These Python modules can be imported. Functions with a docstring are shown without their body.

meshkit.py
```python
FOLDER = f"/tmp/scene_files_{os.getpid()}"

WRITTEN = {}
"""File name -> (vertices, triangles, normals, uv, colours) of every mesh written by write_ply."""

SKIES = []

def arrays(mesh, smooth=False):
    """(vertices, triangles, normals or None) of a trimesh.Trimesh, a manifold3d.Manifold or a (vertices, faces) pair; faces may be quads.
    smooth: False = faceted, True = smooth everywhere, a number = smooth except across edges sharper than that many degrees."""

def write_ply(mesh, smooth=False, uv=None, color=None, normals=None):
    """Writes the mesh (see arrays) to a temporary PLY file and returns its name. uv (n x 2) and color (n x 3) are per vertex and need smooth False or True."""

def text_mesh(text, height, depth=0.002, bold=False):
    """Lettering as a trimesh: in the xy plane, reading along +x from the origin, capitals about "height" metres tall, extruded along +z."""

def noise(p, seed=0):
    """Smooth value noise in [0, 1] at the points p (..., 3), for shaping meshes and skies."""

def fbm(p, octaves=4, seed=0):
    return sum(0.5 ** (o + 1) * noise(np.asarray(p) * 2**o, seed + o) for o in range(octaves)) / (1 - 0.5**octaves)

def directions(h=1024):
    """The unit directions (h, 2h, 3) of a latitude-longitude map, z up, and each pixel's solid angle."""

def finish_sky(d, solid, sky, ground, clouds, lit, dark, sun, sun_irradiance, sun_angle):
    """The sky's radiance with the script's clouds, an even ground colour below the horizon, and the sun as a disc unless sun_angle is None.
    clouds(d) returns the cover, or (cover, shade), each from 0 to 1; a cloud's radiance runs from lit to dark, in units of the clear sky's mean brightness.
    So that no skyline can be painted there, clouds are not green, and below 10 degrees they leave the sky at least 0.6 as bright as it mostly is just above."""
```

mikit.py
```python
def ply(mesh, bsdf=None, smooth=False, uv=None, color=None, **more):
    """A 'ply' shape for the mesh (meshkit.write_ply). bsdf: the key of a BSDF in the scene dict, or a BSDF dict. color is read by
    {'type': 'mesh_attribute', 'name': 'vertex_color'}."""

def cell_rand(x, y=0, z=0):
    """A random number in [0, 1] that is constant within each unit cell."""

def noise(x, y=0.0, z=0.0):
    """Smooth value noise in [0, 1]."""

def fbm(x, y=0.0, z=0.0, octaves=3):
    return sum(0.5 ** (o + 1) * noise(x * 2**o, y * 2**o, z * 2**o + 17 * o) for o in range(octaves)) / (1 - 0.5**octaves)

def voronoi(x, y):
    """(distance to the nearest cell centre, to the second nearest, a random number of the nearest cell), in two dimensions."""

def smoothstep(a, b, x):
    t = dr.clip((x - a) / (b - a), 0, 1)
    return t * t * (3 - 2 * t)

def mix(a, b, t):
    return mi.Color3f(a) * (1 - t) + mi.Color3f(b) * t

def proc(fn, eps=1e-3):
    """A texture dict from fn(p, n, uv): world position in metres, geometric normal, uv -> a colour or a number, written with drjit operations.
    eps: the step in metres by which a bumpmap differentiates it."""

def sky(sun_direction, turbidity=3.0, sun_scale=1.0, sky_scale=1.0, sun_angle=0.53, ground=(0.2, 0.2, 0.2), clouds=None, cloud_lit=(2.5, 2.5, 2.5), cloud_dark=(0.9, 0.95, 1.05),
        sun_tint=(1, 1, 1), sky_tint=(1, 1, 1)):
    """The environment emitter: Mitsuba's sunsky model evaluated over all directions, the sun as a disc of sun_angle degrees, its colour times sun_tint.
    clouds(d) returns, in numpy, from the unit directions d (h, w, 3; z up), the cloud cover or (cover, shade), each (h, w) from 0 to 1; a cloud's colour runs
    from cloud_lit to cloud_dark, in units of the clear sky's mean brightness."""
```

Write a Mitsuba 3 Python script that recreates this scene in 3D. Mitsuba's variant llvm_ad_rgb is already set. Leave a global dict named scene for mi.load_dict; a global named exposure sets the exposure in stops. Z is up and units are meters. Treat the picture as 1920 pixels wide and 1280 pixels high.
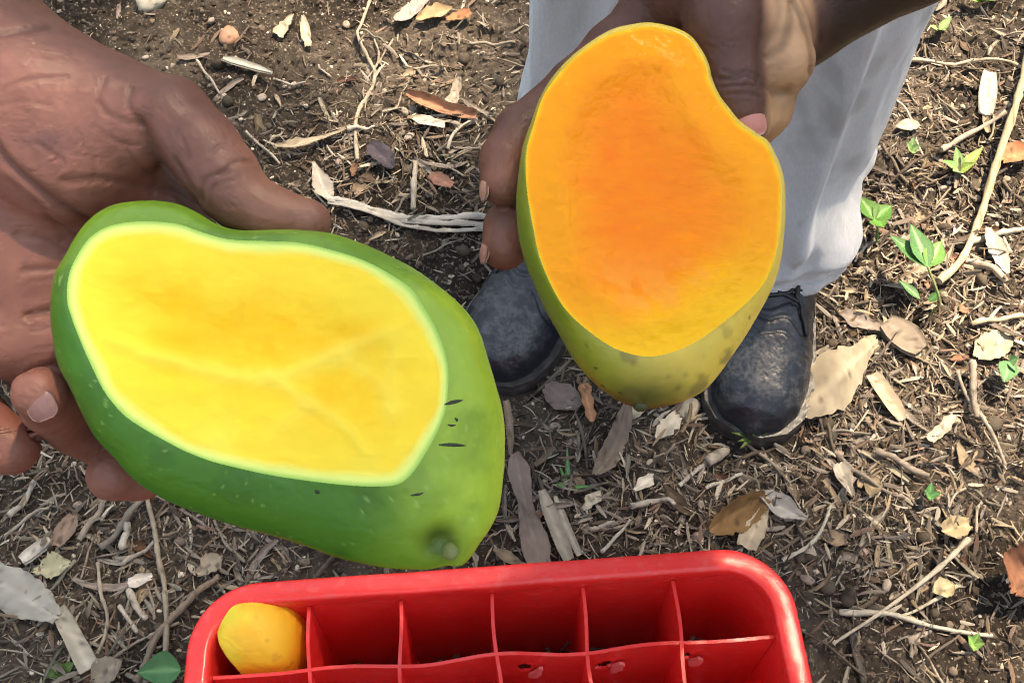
import math
import numpy as np, trimesh, manifold3d as m3, mitsuba as mi, drjit as dr, mikit, meshkit
from mikit import ply, proc
import shapely
from shapely.geometry import Polygon, Point, LineString
from scipy.spatial import cKDTree

T = mi.ScalarTransform4f
rng = np.random.default_rng(7)
scene, labels = {'type': 'scene'}, {}

# ---------------------------------------------------------------- camera, light, exposure
PITCH = math.radians(58.0)
CAM = np.array([0.0, 0.0, 0.95])
FWD = np.array([0, math.cos(PITCH), -math.sin(PITCH)])
UP = np.array([0, math.sin(PITCH), math.cos(PITCH)])
scene['camera'] = {'type': 'perspective', 'fov': 50.0, 'fov_axis': 'x', 'near_clip': 0.02, 'far_clip': 400.0,
                   'to_world': T().look_at(origin=CAM.tolist(), target=(CAM + FWD).tolist(), up=UP.tolist())}
SUN = np.array([0.34, 0.30, 1.0]); SUN = SUN / np.linalg.norm(SUN)
scene['sky'] = mikit.sky(SUN.tolist(), turbidity=3.0, sun_angle=2.0, sun_tint=(1.0, 0.95, 0.86), sky_tint=(1.16, 1.0, 0.80),
                         cloud_lit=(1.45, 1.45, 1.45), clouds=lambda d: 0.55 * meshkit.fbm(d * 2.5, 3) + 0.2)
exposure = 3.9

# ---------------------------------------------------------------- materials
def vcol(rough, spec=0.4, bump=None, scale=0.0002, **kw):
    b = {'type': 'principled', 'base_color': {'type': 'mesh_attribute', 'name': 'vertex_color'}, 'roughness': rough, 'specular': spec, **kw}
    if bump is not None:
        b = {'type': 'bumpmap', 'arbitrary': proc(bump, 0.0004), 'scale': scale, 'bsdf': b}
    return {'type': 'twosided', 'bsdf': b}

def skin_bump(p, n, uv):
    a = mikit.fbm(p.x * 700, p.y * 700, p.z * 700, 2)
    b = mikit.fbm(p.x * 180 + 3 * a, p.y * 260, p.z * 180, 2)
    return 0.6 * a + 0.9 * b

def soil_col(p, n, uv):
    a = mikit.fbm(p.x * 9, p.y * 9, 0.3, 4)
    b = mikit.fbm(p.x * 110, p.y * 110, 0.7, 3)
    c = mikit.fbm(p.x * 420, p.y * 420, 0.1, 2)
    base = mikit.mix((0.020, 0.0155, 0.012), (0.076, 0.061, 0.047), mikit.smoothstep(0.3, 0.7, a))
    base = base * (0.55 + 0.9 * b)
    grit = mikit.smoothstep(0.66, 0.76, c)
    return mikit.mix(base, (0.19, 0.155, 0.12), grit * 0.6)

def soil_bump(p, n, uv):
    return mikit.fbm(p.x * 160, p.y * 160, 0.5, 4)

def red_bump(p, n, uv):
    return mikit.fbm(p.x * 60, p.y * 60, p.z * 60, 3)

def red_col(p, n, uv):
    a = mikit.fbm(p.x * 26, p.y * 26, p.z * 26, 4)
    s = mikit.fbm(p.x * 220, p.y * 220, p.z * 220, 3)
    c = mikit.mix((0.62, 0.014, 0.012), (0.72, 0.030, 0.026), a)
    return mikit.mix(c, (0.66, 0.09, 0.085), mikit.smoothstep(0.58, 0.72, s) * 0.30)

def cloth_col(p, n, uv):
    a = mikit.fbm(p.x * 11, p.y * 11, p.z * 11, 3)
    w = mikit.noise(p.x * 1500, p.y * 300, p.z * 300)
    d = mikit.smoothstep(0.56, 0.72, mikit.fbm(p.x * 16 + 4, p.y * 16, p.z * 13, 4))
    c = mikit.mix((0.42, 0.43, 0.45), (0.50, 0.51, 0.53), a) * (0.93 + 0.14 * w)
    return mikit.mix(c, (0.22, 0.21, 0.20), d * 0.5)

def cloth_bump(p, n, uv):
    return mikit.fbm(p.x * 50, p.y * 50, p.z * 22, 3) + 0.05 * mikit.noise(p.x * 1300, p.y * 1300, p.z * 1300)

scene['mat_soil'] = {'type': 'twosided', 'bsdf': {'type': 'bumpmap', 'arbitrary': proc(soil_bump, 0.001), 'scale': 0.006,
                     'bsdf': {'type': 'principled', 'base_color': proc(soil_col), 'roughness': 0.95, 'specular': 0.15}}}
scene['mat_litter'] = vcol(0.8, 0.25)
scene['mat_green'] = vcol(0.5, 0.4)
scene['mat_skin'] = vcol(0.47, 0.36, skin_bump, 0.00045)
scene['mat_nail'] = vcol(0.28, 0.5)
scene['mat_rind'] = vcol(0.33, 0.45, lambda p, n, uv: mikit.fbm(p.x * 500, p.y * 500, p.z * 500, 2), 0.00025)
scene['mat_flesh'] = vcol(0.30, 0.20, lambda p, n, uv: mikit.fbm(p.x * 330, p.y * 150, p.z * 150, 3) + 0.5 * mikit.noise(p.x * 900, p.y * 700, p.z * 700), 0.0007)
scene['mat_flesh_pale'] = vcol(0.34, 0.18, lambda p, n, uv: mikit.fbm(p.x * 120, p.y * 260, p.z * 260, 3) + 0.3 * mikit.noise(p.x * 900, p.y * 700, p.z * 700), 0.0004)
scene['mat_boot'] = vcol(0.38, 0.5, lambda p, n, uv: mikit.fbm(p.x * 260, p.y * 260, p.z * 260, 3), 0.0007)
scene['mat_red'] = {'type': 'twosided', 'bsdf': {'type': 'bumpmap', 'arbitrary': proc(red_bump, 0.002), 'scale': 0.0012,
                    'bsdf': {'type': 'principled', 'base_color': proc(red_col), 'roughness': 0.30, 'specular': 0.6}}}
scene['mat_cloth'] = {'type': 'twosided', 'bsdf': {'type': 'bumpmap', 'arbitrary': proc(cloth_bump, 0.002), 'scale': 0.004,
                      'bsdf': {'type': 'principled', 'base_color': proc(cloth_col), 'roughness': 0.85, 'specular': 0.2, 'sheen': 0.3}}}

# ---------------------------------------------------------------- helpers
used = {}
def numbered(name):
    k = used.get(name, 0); used[name] = k + 1
    return name if k == 0 else f'{name}_{k:03d}'

def tag(key, label=None, cat=None, group=None, kind=None):
    d = {}
    if label: d['label'] = label
    if cat: d['category'] = cat
    if group: d['group'] = group
    if kind: d['kind'] = kind
    labels[key] = d
    return key

def put(key, v, f, mat, col=None, smooth=True, M=None):
    v = np.asarray(v, float)
    if M is not None:
        v = v @ M[:3, :3].T + M[:3, 3]
    if col is not None:
        col = np.broadcast_to(np.asarray(col, float), (len(v), 3))
        scene[key] = ply((v, f), mat, smooth=smooth, color=np.clip(col, 0.002, 0.95))
    else:
        scene[key] = ply((v, f), mat, smooth=smooth)
    return key

def frame(o):                       # held things: x to the right, y up, z towards the one who looks at them
    M = np.eye(4); M[:3, 0] = (1, 0, 0); M[:3, 1] = UP; M[:3, 2] = -FWD; M[:3, 3] = o
    return M
MA, MB = frame((-0.0791,0.1839,0.6286)), frame((0.0505,0.2499,0.6345))

def grid_faces(n, m, close_n=False, close_m=False):
    a, b = (n if close_n else n - 1), (m if close_m else m - 1)
    i, j = np.meshgrid(np.arange(a), np.arange(b), indexing='ij'); i = i.ravel(); j = j.ravel()
    i2, j2 = (i + 1) % n, (j + 1) % m
    q = np.stack([i * m + j, i2 * m + j, i2 * m + j2, i * m + j2], 1)
    return np.vstack([q[:, [0, 1, 2]], q[:, [0, 2, 3]]])

def spline(pts, n, closed=False):
    p = np.asarray(pts, float)
    if closed:
        p = np.vstack([p[-1:], p, p[:2]])
    else:
        p = np.vstack([2 * p[0] - p[1], p, 2 * p[-1] - p[-2]])
    out, k = [], len(p) - 3
    for s in np.linspace(0, k, n, endpoint=not closed):
        i = min(int(s), k - 1); t = s - i
        a, b, c, d = p[i:i + 4]
        out.append(0.5 * (2 * b + (c - a) * t + (2 * a - 5 * b + 4 * c - d) * t * t + (3 * b - a - 3 * c + d) * t ** 3))
    return np.array(out)

def resample(p, n, closed=True):
    q = np.vstack([p, p[:1]]) if closed else p
    s = np.concatenate([[0], np.cumsum(np.linalg.norm(np.diff(q, axis=0), axis=1))])
    t = np.linspace(0, s[-1], n, endpoint=not closed)
    return np.stack([np.interp(t, s, q[:, k]) for k in range(q.shape[1])], 1)

def tube(path, rad, sides=6, flat=1.0):
    p = np.asarray(path, float); n = len(p); rad = np.broadcast_to(rad, n)
    t = np.gradient(p, axis=0); t /= np.linalg.norm(t, axis=1, keepdims=True) + 1e-12
    up = np.where(np.abs(t[:, 2:3]) > 0.9, [[1.0, 0, 0]], [[0, 0, 1.0]])
    a = np.cross(t, up); a /= np.linalg.norm(a, axis=1, keepdims=True) + 1e-12
    b = np.cross(a, t)
    ang = np.arange(sides) / sides * 2 * np.pi
    v = p[:, None] + rad[:, None, None] * (np.cos(ang)[None, :, None] * a[:, None] + flat * np.sin(ang)[None, :, None] * b[:, None])
    v = v.reshape(-1, 3)
    f = grid_faces(n, sides, close_m=True)
    c0, c1 = len(v), len(v) + 1
    v = np.vstack([v, p[:1], p[-1:]])
    i = np.arange(sides); j = (i + 1) % sides
    f = np.vstack([f, np.stack([i, j, i * 0 + c0], 1), np.stack([j + (n - 1) * sides, i + (n - 1) * sides, i * 0 + c1], 1)])
    return v, f

def join(parts):
    vs, fs, cs, at = [], [], [], 0
    for p in parts:
        vs.append(p[0]); fs.append(np.asarray(p[1]) + at); at += len(p[0])
        if len(p) > 2: cs.append(np.broadcast_to(np.asarray(p[2], float), (len(p[0]), 3)))
    return (np.vstack(vs), np.vstack(fs), np.vstack(cs)) if cs else (np.vstack(vs), np.vstack(fs))

def nets(fun, lo, hi, h):
    """Surface nets of fun = 0 in a box; the fine grid is only looked at near the surface."""
    lo, hi = np.asarray(lo, float), np.asarray(hi, float)
    n = np.ceil((hi - lo) / h).astype(int) + 1
    B = 4
    nb = np.ceil(n / B).astype(int) + 1
    cg = np.stack(np.meshgrid(*[np.arange(k) for k in nb], indexing='ij'), -1)
    pc = lo + (cg * B) * h
    dc = fun(pc.reshape(-1, 3)).reshape(nb)
    full = np.kron(dc, np.ones((B, B, B)))[:n[0], :n[1], :n[2]].copy()
    near = np.argwhere(np.abs(dc) < B * h * 2.2)
    off = np.stack(np.meshgrid(*[np.arange(B)] * 3, indexing='ij'), -1).reshape(-1, 3)
    idx = (near[:, None] * B + off[None]).reshape(-1, 3)
    idx = idx[(idx < n).all(1)]
    full[idx[:, 0], idx[:, 1], idx[:, 2]] = fun(lo + idx * h)
    s = full < 0
    ids = -np.ones(n - 1, int)
    corner = [np.array(c) for c in np.ndindex(2, 2, 2)]
    cnt = sum(s[c[0]:n[0] - 1 + c[0], c[1]:n[1] - 1 + c[1], c[2]:n[2] - 1 + c[2]].astype(int) for c in corner)
    cells = np.argwhere((cnt > 0) & (cnt < 8))
    ids[tuple(cells.T)] = np.arange(len(cells))
    acc, num = np.zeros((len(cells), 3)), np.zeros(len(cells))
    for a in corner:
        for ax in range(3):
            if a[ax]: continue
            b = a.copy(); b[ax] = 1
            da, db = full[tuple((cells + a).T)], full[tuple((cells + b).T)]
            on = (da < 0) != (db < 0)
            t = np.where(on, da / np.where(on, da - db, 1), 0)
            acc[on] += (a + (b - a) * t[:, None])[on]; num[on] += 1
    v = lo + (cells + acc / np.maximum(num, 1)[:, None]) * h
    faces = []
    for ax in range(3):
        u, w = (ax + 1) % 3, (ax + 2) % 3
        sl = [slice(None)] * 3; sl[ax] = slice(0, n[ax] - 1); a = s[tuple(sl)]
        sl[ax] = slice(1, n[ax]); b = s[tuple(sl)]
        e = np.argwhere(a != b)
        ok = (e[:, u] > 0) & (e[:, w] > 0) & (e[:, u] < n[u] - 1) & (e[:, w] < n[w] - 1)
        e = e[ok]
        def cell(du, dw):
            c = e.copy(); c[:, u] -= du; c[:, w] -= dw
            return ids[tuple(c.T)]
        q = np.stack([cell(1, 1), cell(0, 1), cell(0, 0), cell(1, 0)], 1)
        inside = a[tuple(e.T)]
        q = np.where(inside[:, None], q, q[:, ::-1])
        faces.append(q)
    q = np.vstack(faces); q = q[(q >= 0).all(1)]
    return v, np.vstack([q[:, [0, 1, 2]], q[:, [0, 2, 3]]])

def cap(p, a, b):
    a, b = np.asarray(a, float), np.asarray(b, float)
    ba = b[:3] - a[:3]
    t = np.clip((p - a[:3]) @ ba / max(ba @ ba, 1e-12), 0, 1)
    return np.linalg.norm(p - a[:3] - t[:, None] * ba, axis=1) - (a[3] + (b[3] - a[3]) * t)

def smin(a, b, k):
    h = np.maximum(k - np.abs(a - b), 0) / k
    return np.minimum(a, b) - h * h * k * 0.25

def normals_of(v, f):
    n = np.zeros_like(v); fn = np.cross(v[f[:, 1]] - v[f[:, 0]], v[f[:, 2]] - v[f[:, 0]])
    for k in range(3): np.add.at(n, f[:, k], fn)
    return n / (np.linalg.norm(n, axis=1, keepdims=True) + 1e-20)

def body_mesh(core, chains, h=0.0016, kc=0.014, kf=0.004, kj=0.008):
    """One continuous skin over a palm (core: list of capsules) and finger chains (lists of joints)."""
    def fun(p):
        c = None
        for a, b in core:
            d = cap(p, a, b); c = d if c is None else smin(c, d, kc)
        out = c
        for ch in chains:
            d = None
            for a, b in zip(ch[:-1], ch[1:]):
                e = cap(p, a, b); d = e if d is None else smin(d, e, kf)
            out = np.minimum(out, smin(c, d, kj))
        return out
    P = np.array([q for s in core for q in s] + [q for ch in chains for q in ch])
    lo, hi = (P[:, :3] - P[:, 3:4]).min(0) - 3 * h, (P[:, :3] + P[:, 3:4]).max(0) + 3 * h
    v, f = nets(fun, lo, hi, h)
    m = trimesh.Trimesh(v, f, process=False)
    trimesh.smoothing.filter_taubin(m, lamb=0.5, nu=0.52, iterations=8)
    v, f = trimesh.remesh.subdivide(m.vertices, m.faces)
    m = trimesh.Trimesh(v, f, process=False)
    trimesh.smoothing.filter_taubin(m, lamb=0.5, nu=0.52, iterations=4)
    return np.array(m.vertices), np.array(m.faces)

def groove(v, n, lines):
    """Skin folds: each line is (points, depth, width); the skin beside the fold is raised a little."""
    out = v.copy()
    for pts, depth, width in lines:
        q = spline(np.asarray(pts)[:, :2], 60)
        d, _ = cKDTree(q).query(v[:, :2])
        ok = n[:, 2] > -0.1
        out -= n * (ok * 0.8 * depth * (np.exp(-(d / width) ** 2) - 0.18 * np.exp(-((d - 2.2 * width) / (1.2 * width)) ** 2)))[:, None]
    return out

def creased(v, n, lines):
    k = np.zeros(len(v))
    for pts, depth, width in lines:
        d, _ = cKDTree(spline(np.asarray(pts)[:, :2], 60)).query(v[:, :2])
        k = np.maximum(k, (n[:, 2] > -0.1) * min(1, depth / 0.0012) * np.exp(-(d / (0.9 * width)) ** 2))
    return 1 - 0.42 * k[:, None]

def lerp(a, b, t):
    return np.asarray(a, float) + (np.asarray(b, float) - np.asarray(a, float)) * np.clip(np.asarray(t, float), 0, 1)[..., None]

def sstep(a, b, x):
    t = np.clip((x - a) / (b - a), 0, 1)
    return t * t * (3 - 2 * t)

# ---------------------------------------------------------------- the ground
CRATE_C, CRATE_A = np.array([-0.0045, 0.130]), math.radians(4.2)
BOOT_R = (np.array([0.2985, 0.759]), math.atan2(-0.968, -0.25))
BOOT_L = (np.array([0.112, 0.790]), math.atan2(-0.87, -0.50))

def boot_mask(x, y, grow):
    k = np.zeros_like(x)
    for o, a in (BOOT_R, BOOT_L):
        s = (x - o[0]) * math.cos(a) + (y - o[1]) * math.sin(a); t = -(x - o[0]) * math.sin(a) + (y - o[1]) * math.cos(a)
        d = np.hypot(np.maximum(np.maximum(0.04 - s, s - 0.25), 0), t) - 0.045
        k = np.maximum(k, 1 - sstep(0, grow, d))
    return k

def gh(x, y):
    x, y = np.asarray(x, float), np.asarray(y, float)
    p = np.stack([x, y, x * 0], -1)
    h = 0.030 * (meshkit.fbm(p * 7, 3, 5) - 0.5) + 0.018 * (meshkit.fbm(p * 34, 3, 9) - 0.5) + 0.012 * (meshkit.fbm(p * 120, 2, 2) - 0.5)
    near = np.exp(-((np.hypot(x, y - 0.5) / 3.0) ** 4))
    m = boot_mask(x, y, 0.05)
    cx, cy = x - CRATE_C[0], y - CRATE_C[1]
    m = np.maximum(m, (1 - sstep(0.2, 0.24, np.abs(cx))) * (1 - sstep(0.14, 0.18, np.abs(cy))))
    return h * (near * (1 - 0.8 * m) + 0.3 * (1 - near)) - 0.003 * m

xs = np.concatenate([-np.geomspace(120, 0.955, 26), np.arange(-0.95, 0.951, 0.0032), np.geomspace(0.955, 120, 26)])
ys = np.concatenate([-np.geomspace(120, 0.10, 26), np.arange(-0.095, 1.26, 0.0034), np.geomspace(1.262, 120, 26)])
gx, gy = np.meshgrid(xs, ys, indexing='ij')
put('ground', np.stack([gx, gy, gh(gx, gy)], -1).reshape(-1, 3), grid_faces(len(xs), len(ys)), 'mat_soil')
tag('ground', 'bare brown crumbly garden soil', kind='structure')

# ---------------------------------------------------------------- litter shapes
PALE, TAN, GREY, BROWN, RUST, DARK = (0.46, 0.39, 0.29), (0.34, 0.26, 0.175), (0.25, 0.21, 0.17), (0.17, 0.115, 0.078), (0.33, 0.15, 0.075), (0.07, 0.055, 0.045)

def blade(L, W, profile, fold=0.3, curl=0.0, twist=0.0, wav=0.0, n=11, m=5, bend=0.0, thick=0.0006, seed=0, ragged=0.0):
    """A dry leaf or strip with thickness: length along x, folded along the midrib, curled and twisted."""
    r = np.random.default_rng(seed)
    s = np.linspace(0, 1, n)[:, None]; t = np.linspace(-1, 1, m)[None, :]
    w = np.interp(s, np.linspace(0, 1, len(profile)), profile) * W / 2
    rag = 1 + ragged * (r.random((n, 1)) - 0.5) * np.sign(t) * (np.abs(t) > 0.9)
    y = t * w * rag
    x = s * L + 0 * t
    z = fold * np.abs(y) + wav * W * np.sin(s * (5 + 5 * r.random()) + 6 * r.random()) * np.abs(t) * np.sign(t)
    if ragged > 0: z = z + 0.10 * W * (meshkit.fbm(np.stack([x * 130 + seed % 31, t * 1.7 + 0 * s, 0 * x], -1), 3, seed % 61) - 0.5) * 2
    if ragged > 0: x = x + ragged * W * 0.5 * (r.random((n, m)) - 0.5) * (np.abs(s - 0.5) > 0.45)
    a = twist * (s - 0.5)
    y, z = y * np.cos(a) - z * np.sin(a), y * np.sin(a) + z * np.cos(a)
    y = y + bend * L * (s - 0.5) ** 2
    z = z + curl * L * (2 * s - 1) ** 2
    x = x - L / 2
    top = np.stack([x, y, z], -1).reshape(-1, 3)
    f = grid_faces(n, m)
    nn = normals_of(top, f)
    bot = top - nn * thick
    k = len(top)
    rim = np.concatenate([np.arange(m), np.arange(1, n) * m + m - 1, (n - 1) * m + np.arange(m - 2, -1, -1), np.arange(n - 2, 0, -1) * m])
    r2 = np.roll(rim, -1)
    side = np.vstack([np.stack([rim, rim + k, r2], 1), np.stack([r2, rim + k, r2 + k], 1)])
    return np.vstack([top, bot]), np.vstack([f, f[:, ::-1] + k, side]), (n, m)

def blade_col(v, base, seed, nm=None, var=0.35):
    base = np.asarray(base, float)
    p = v * [1, 1, 1] + seed * 3.7
    a = meshkit.fbm(p * 60, 3, seed % 97); b = meshkit.fbm(p * 260, 2, seed % 89)
    c = 0.86 * base * (0.72 + var * 1.0 * (a[:, None] - 0.5) * 2 + 0.55 * b[:, None])
    spots = sstep(0.68, 0.76, meshkit.fbm(p * 170, 2, seed % 83))[:, None]
    c = c * (1 - 0.6 * spots)
    if nm:                                     # paler midrib
        n, m = nm; rib = np.zeros(len(v)); k = n * m
        rib[np.arange(n) * m + m // 2] = 1; rib[k + np.arange(n) * m + m // 2] = 1
        c = c * (1 + 0.25 * rib[:, None])
    return c

LEAF = (0.06, 0.5, 0.85, 1.0, 0.97, 0.8, 0.5, 0.06)
STRIP = (0.75, 0.95, 1.0, 0.95, 1.0, 0.85, 0.5)
CHIP = (0.7, 1.0, 0.8, 0.55)
WEDGE = (0.2, 0.6, 1.0, 0.9, 0.25)

def lay(v, x, y, rz, tilt=(0, 0), lift=0.002):
    """Turn, tilt and rest a piece on the soil at (x, y)."""
    ct, st = math.cos(tilt[0]), math.sin(tilt[0]); cu, su = math.cos(tilt[1]), math.sin(tilt[1])
    A = np.array([[1, 0, 0], [0, ct, -st], [0, st, ct]]); Bm = np.array([[cu, 0, su], [0, 1, 0], [-su, 0, cu]])
    c, s = math.cos(rz), math.sin(rz); Z = np.array([[c, -s, 0], [s, c, 0], [0, 0, 1]])
    v = v @ (Z @ Bm @ A).T
    v = v + [x, y, 0]
    g = gh(v[:, 0], v[:, 1])
    k = np.quantile(v[:, 2] - g, 0.12)
    v[:, 2] += lift - k
    return v

def leaf_thing(name, p, W, profile, col, label, cat='leaf', group=None, key=None, **kw):
    """A leaf, chip or strip lying from p[0] to p[1]."""
    (x0, y0), (x1, y1) = p
    if name == 'dry_leaf':
        kw = {'wav': 0.05, **kw}; kw['ragged'] = max(0.22, kw.get('ragged', 0)); kw['n'] = max(18, kw.get('n', 0)); kw['m'] = 9; kw['curl'] = kw.get('curl', 0.03) * 1.35; col = 0.84 * np.asarray(col)
    if name == 'leaf_chip': kw = {'ragged': 0.5, 'wav': 0.06, **kw, 'n': 9}
    seed = int(rng.integers(1e6)); tilt = kw.pop('tilt', (0.0, 0.0)); lift = kw.pop('lift', 0.0075); var = kw.pop('var', 0.3)
    L = math.hypot(x1 - x0, y1 - y0)
    v, f, nm = blade(L, W, profile, seed=seed, **kw)
    c = blade_col(v, col, seed, nm, var)
    v = lay(v, (x0 + x1) / 2, (y0 + y1) / 2, math.atan2(y1 - y0, x1 - x0), tilt, lift)
    k = key or numbered(name)
    put(k, v, f, 'mat_litter', c, smooth=True)
    if label: tag(k, label, cat, group)
    return k

def twig_mesh(pts, r0, r1, lift=0.003, n=None, wob=0.0, sides=6, flat=1.0, seed=0):
    n = n or max(6, 4 * len(pts))
    q = spline(np.asarray(pts, float)[:, :2], n)
    r = np.random.default_rng(seed)
    q = q + wob * np.cumsum(r.normal(0, 1, q.shape), 0) / math.sqrt(n)
    rad = np.linspace(r0, r1, n) * (1 + 0.18 * r.normal(0, 1, n).clip(-1, 1))
    g = gh(q[:, 0], q[:, 1])
    k = np.ones(5) / 5
    z = np.maximum(np.convolve(np.pad(g, 2, 'edge'), k, 'valid'), g - 0.004) + rad + lift
    if n > 5: z = z + 0.004 * np.sin(np.linspace(0, 3 + 3 * r.random(), n) + 6 * r.random()) ** 2
    return tube(np.column_stack([q, z]), rad, sides, flat)

def twig_thing(name, pts, r0, r1, col, label, cat='twig', group=None, key=None, **kw):
    seed = int(rng.integers(1e6))
    v, f = twig_mesh(pts, r0, r1, seed=seed, **kw)
    k = key or numbered(name)
    put(k, v, f, 'mat_litter', blade_col(v, col, seed, None, 0.25), smooth=True)
    if label: tag(k, label, cat, group)
    return k

ICO = {k: trimesh.creation.icosphere(subdivisions=k) for k in (0, 1, 2)}
def pebble_mesh(x, y, size, sub=1, seed=0, sink=0.25, flat=0.6):
    r = np.random.default_rng(seed)
    v = np.array(ICO[sub].vertices); f = np.array(ICO[sub].faces)
    v = v * (0.72 + 0.56 * meshkit.fbm(v * 1.3 + seed % 50, 2, seed % 71))[:, None]
    v = v * [1, 0.6 + 0.35 * r.random(), flat * (0.8 + 0.4 * r.random())] * size / 2
    a = 6.28 * r.random(); c, s = math.cos(a), math.sin(a)
    v = v @ np.array([[c, s, 0], [-s, c, 0], [0, 0, 1]])
    return v + [x, y, float(gh(x, y)) + size * flat * (0.5 - sink)], f

def pebble_thing(name, x, y, size, col, label, cat, group=None, sub=1, **kw):
    seed = int(rng.integers(1e6))
    v, f = pebble_mesh(x, y, size, sub, seed, **kw)
    k = numbered(name); put(k, v, f, 'mat_litter', blade_col(v, col, seed, None, 0.2), smooth=40 if False else True)
    tag(k, label, cat, group)

# ---------------------------------------------------------------- the red crate
def rot2(a): return np.array([[math.cos(a), -math.sin(a)], [math.sin(a), math.cos(a)]])
MC = np.eye(4); MC[:2, :2] = rot2(CRATE_A); MC[:2, 3] = CRATE_C
CW, CD, CH = 0.420, 0.296, 0.210
def rrect(w, d, r): return Polygon([(-w/2+r, -d/2+r), (w/2-r, -d/2+r), (w/2-r, d/2-r), (-w/2+r, d/2-r)]).buffer(r, 12)
def loft_wall(rings):
    """rings: list of (width, depth, corner radius, z), outside up and inside down: a closed shell."""
    V = []
    for w, d, r, z in rings:
        c = resample(np.array(rrect(w, d, r).exterior.coords)[:-1], 220)
        k = np.argmin(np.arctan2(c[:, 1], c[:, 0]) ** 2); c = np.roll(c, -k, 0)
        V.append(np.column_stack([c, np.full(len(c), z)]))
    return np.vstack(V), grid_faces(len(rings), 220, close_n=True, close_m=True)
crate = tag('bottle_crate', 'red plastic bottle crate with divided cells, standing on the soil at the bottom', 'crate')
v, f = loft_wall([(0.392, 0.268, 0.035, 0.004), (0.398, 0.274, 0.038, 0.17), (0.400, 0.276, 0.039, 0.1955), (0.388, 0.264, 0.033, 0.1955), (0.386, 0.262, 0.033, 0.1), (0.380, 0.256, 0.030, 0.004)])
put('bottle_crate__wall', v, f[:, ::-1], 'mat_red', smooth=40, M=MC)
rim = []
for t in np.linspace(0, 2 * np.pi, 20, endpoint=False):          # the rounded, rolled rim
    cx_, cz_ = 0.0085 * np.sign(math.cos(t)) * abs(math.cos(t)) ** 0.55, 0.0075 * np.sign(math.sin(t)) * abs(math.sin(t)) ** 0.55
    o = 2 * (cx_ - 0.0085)
    rim.append((CW + o, CD + o, 0.048 + o / 2, CH - 0.0075 + cz_))
v, f = loft_wall(rim)
v[:, 2] += 0.0012 * (meshkit.fbm(v * 30, 2) - 0.5); v[:, :2] += 0.002 * (meshkit.fbm(v * 18, 2, 4)[:, None] - 0.5)
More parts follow.
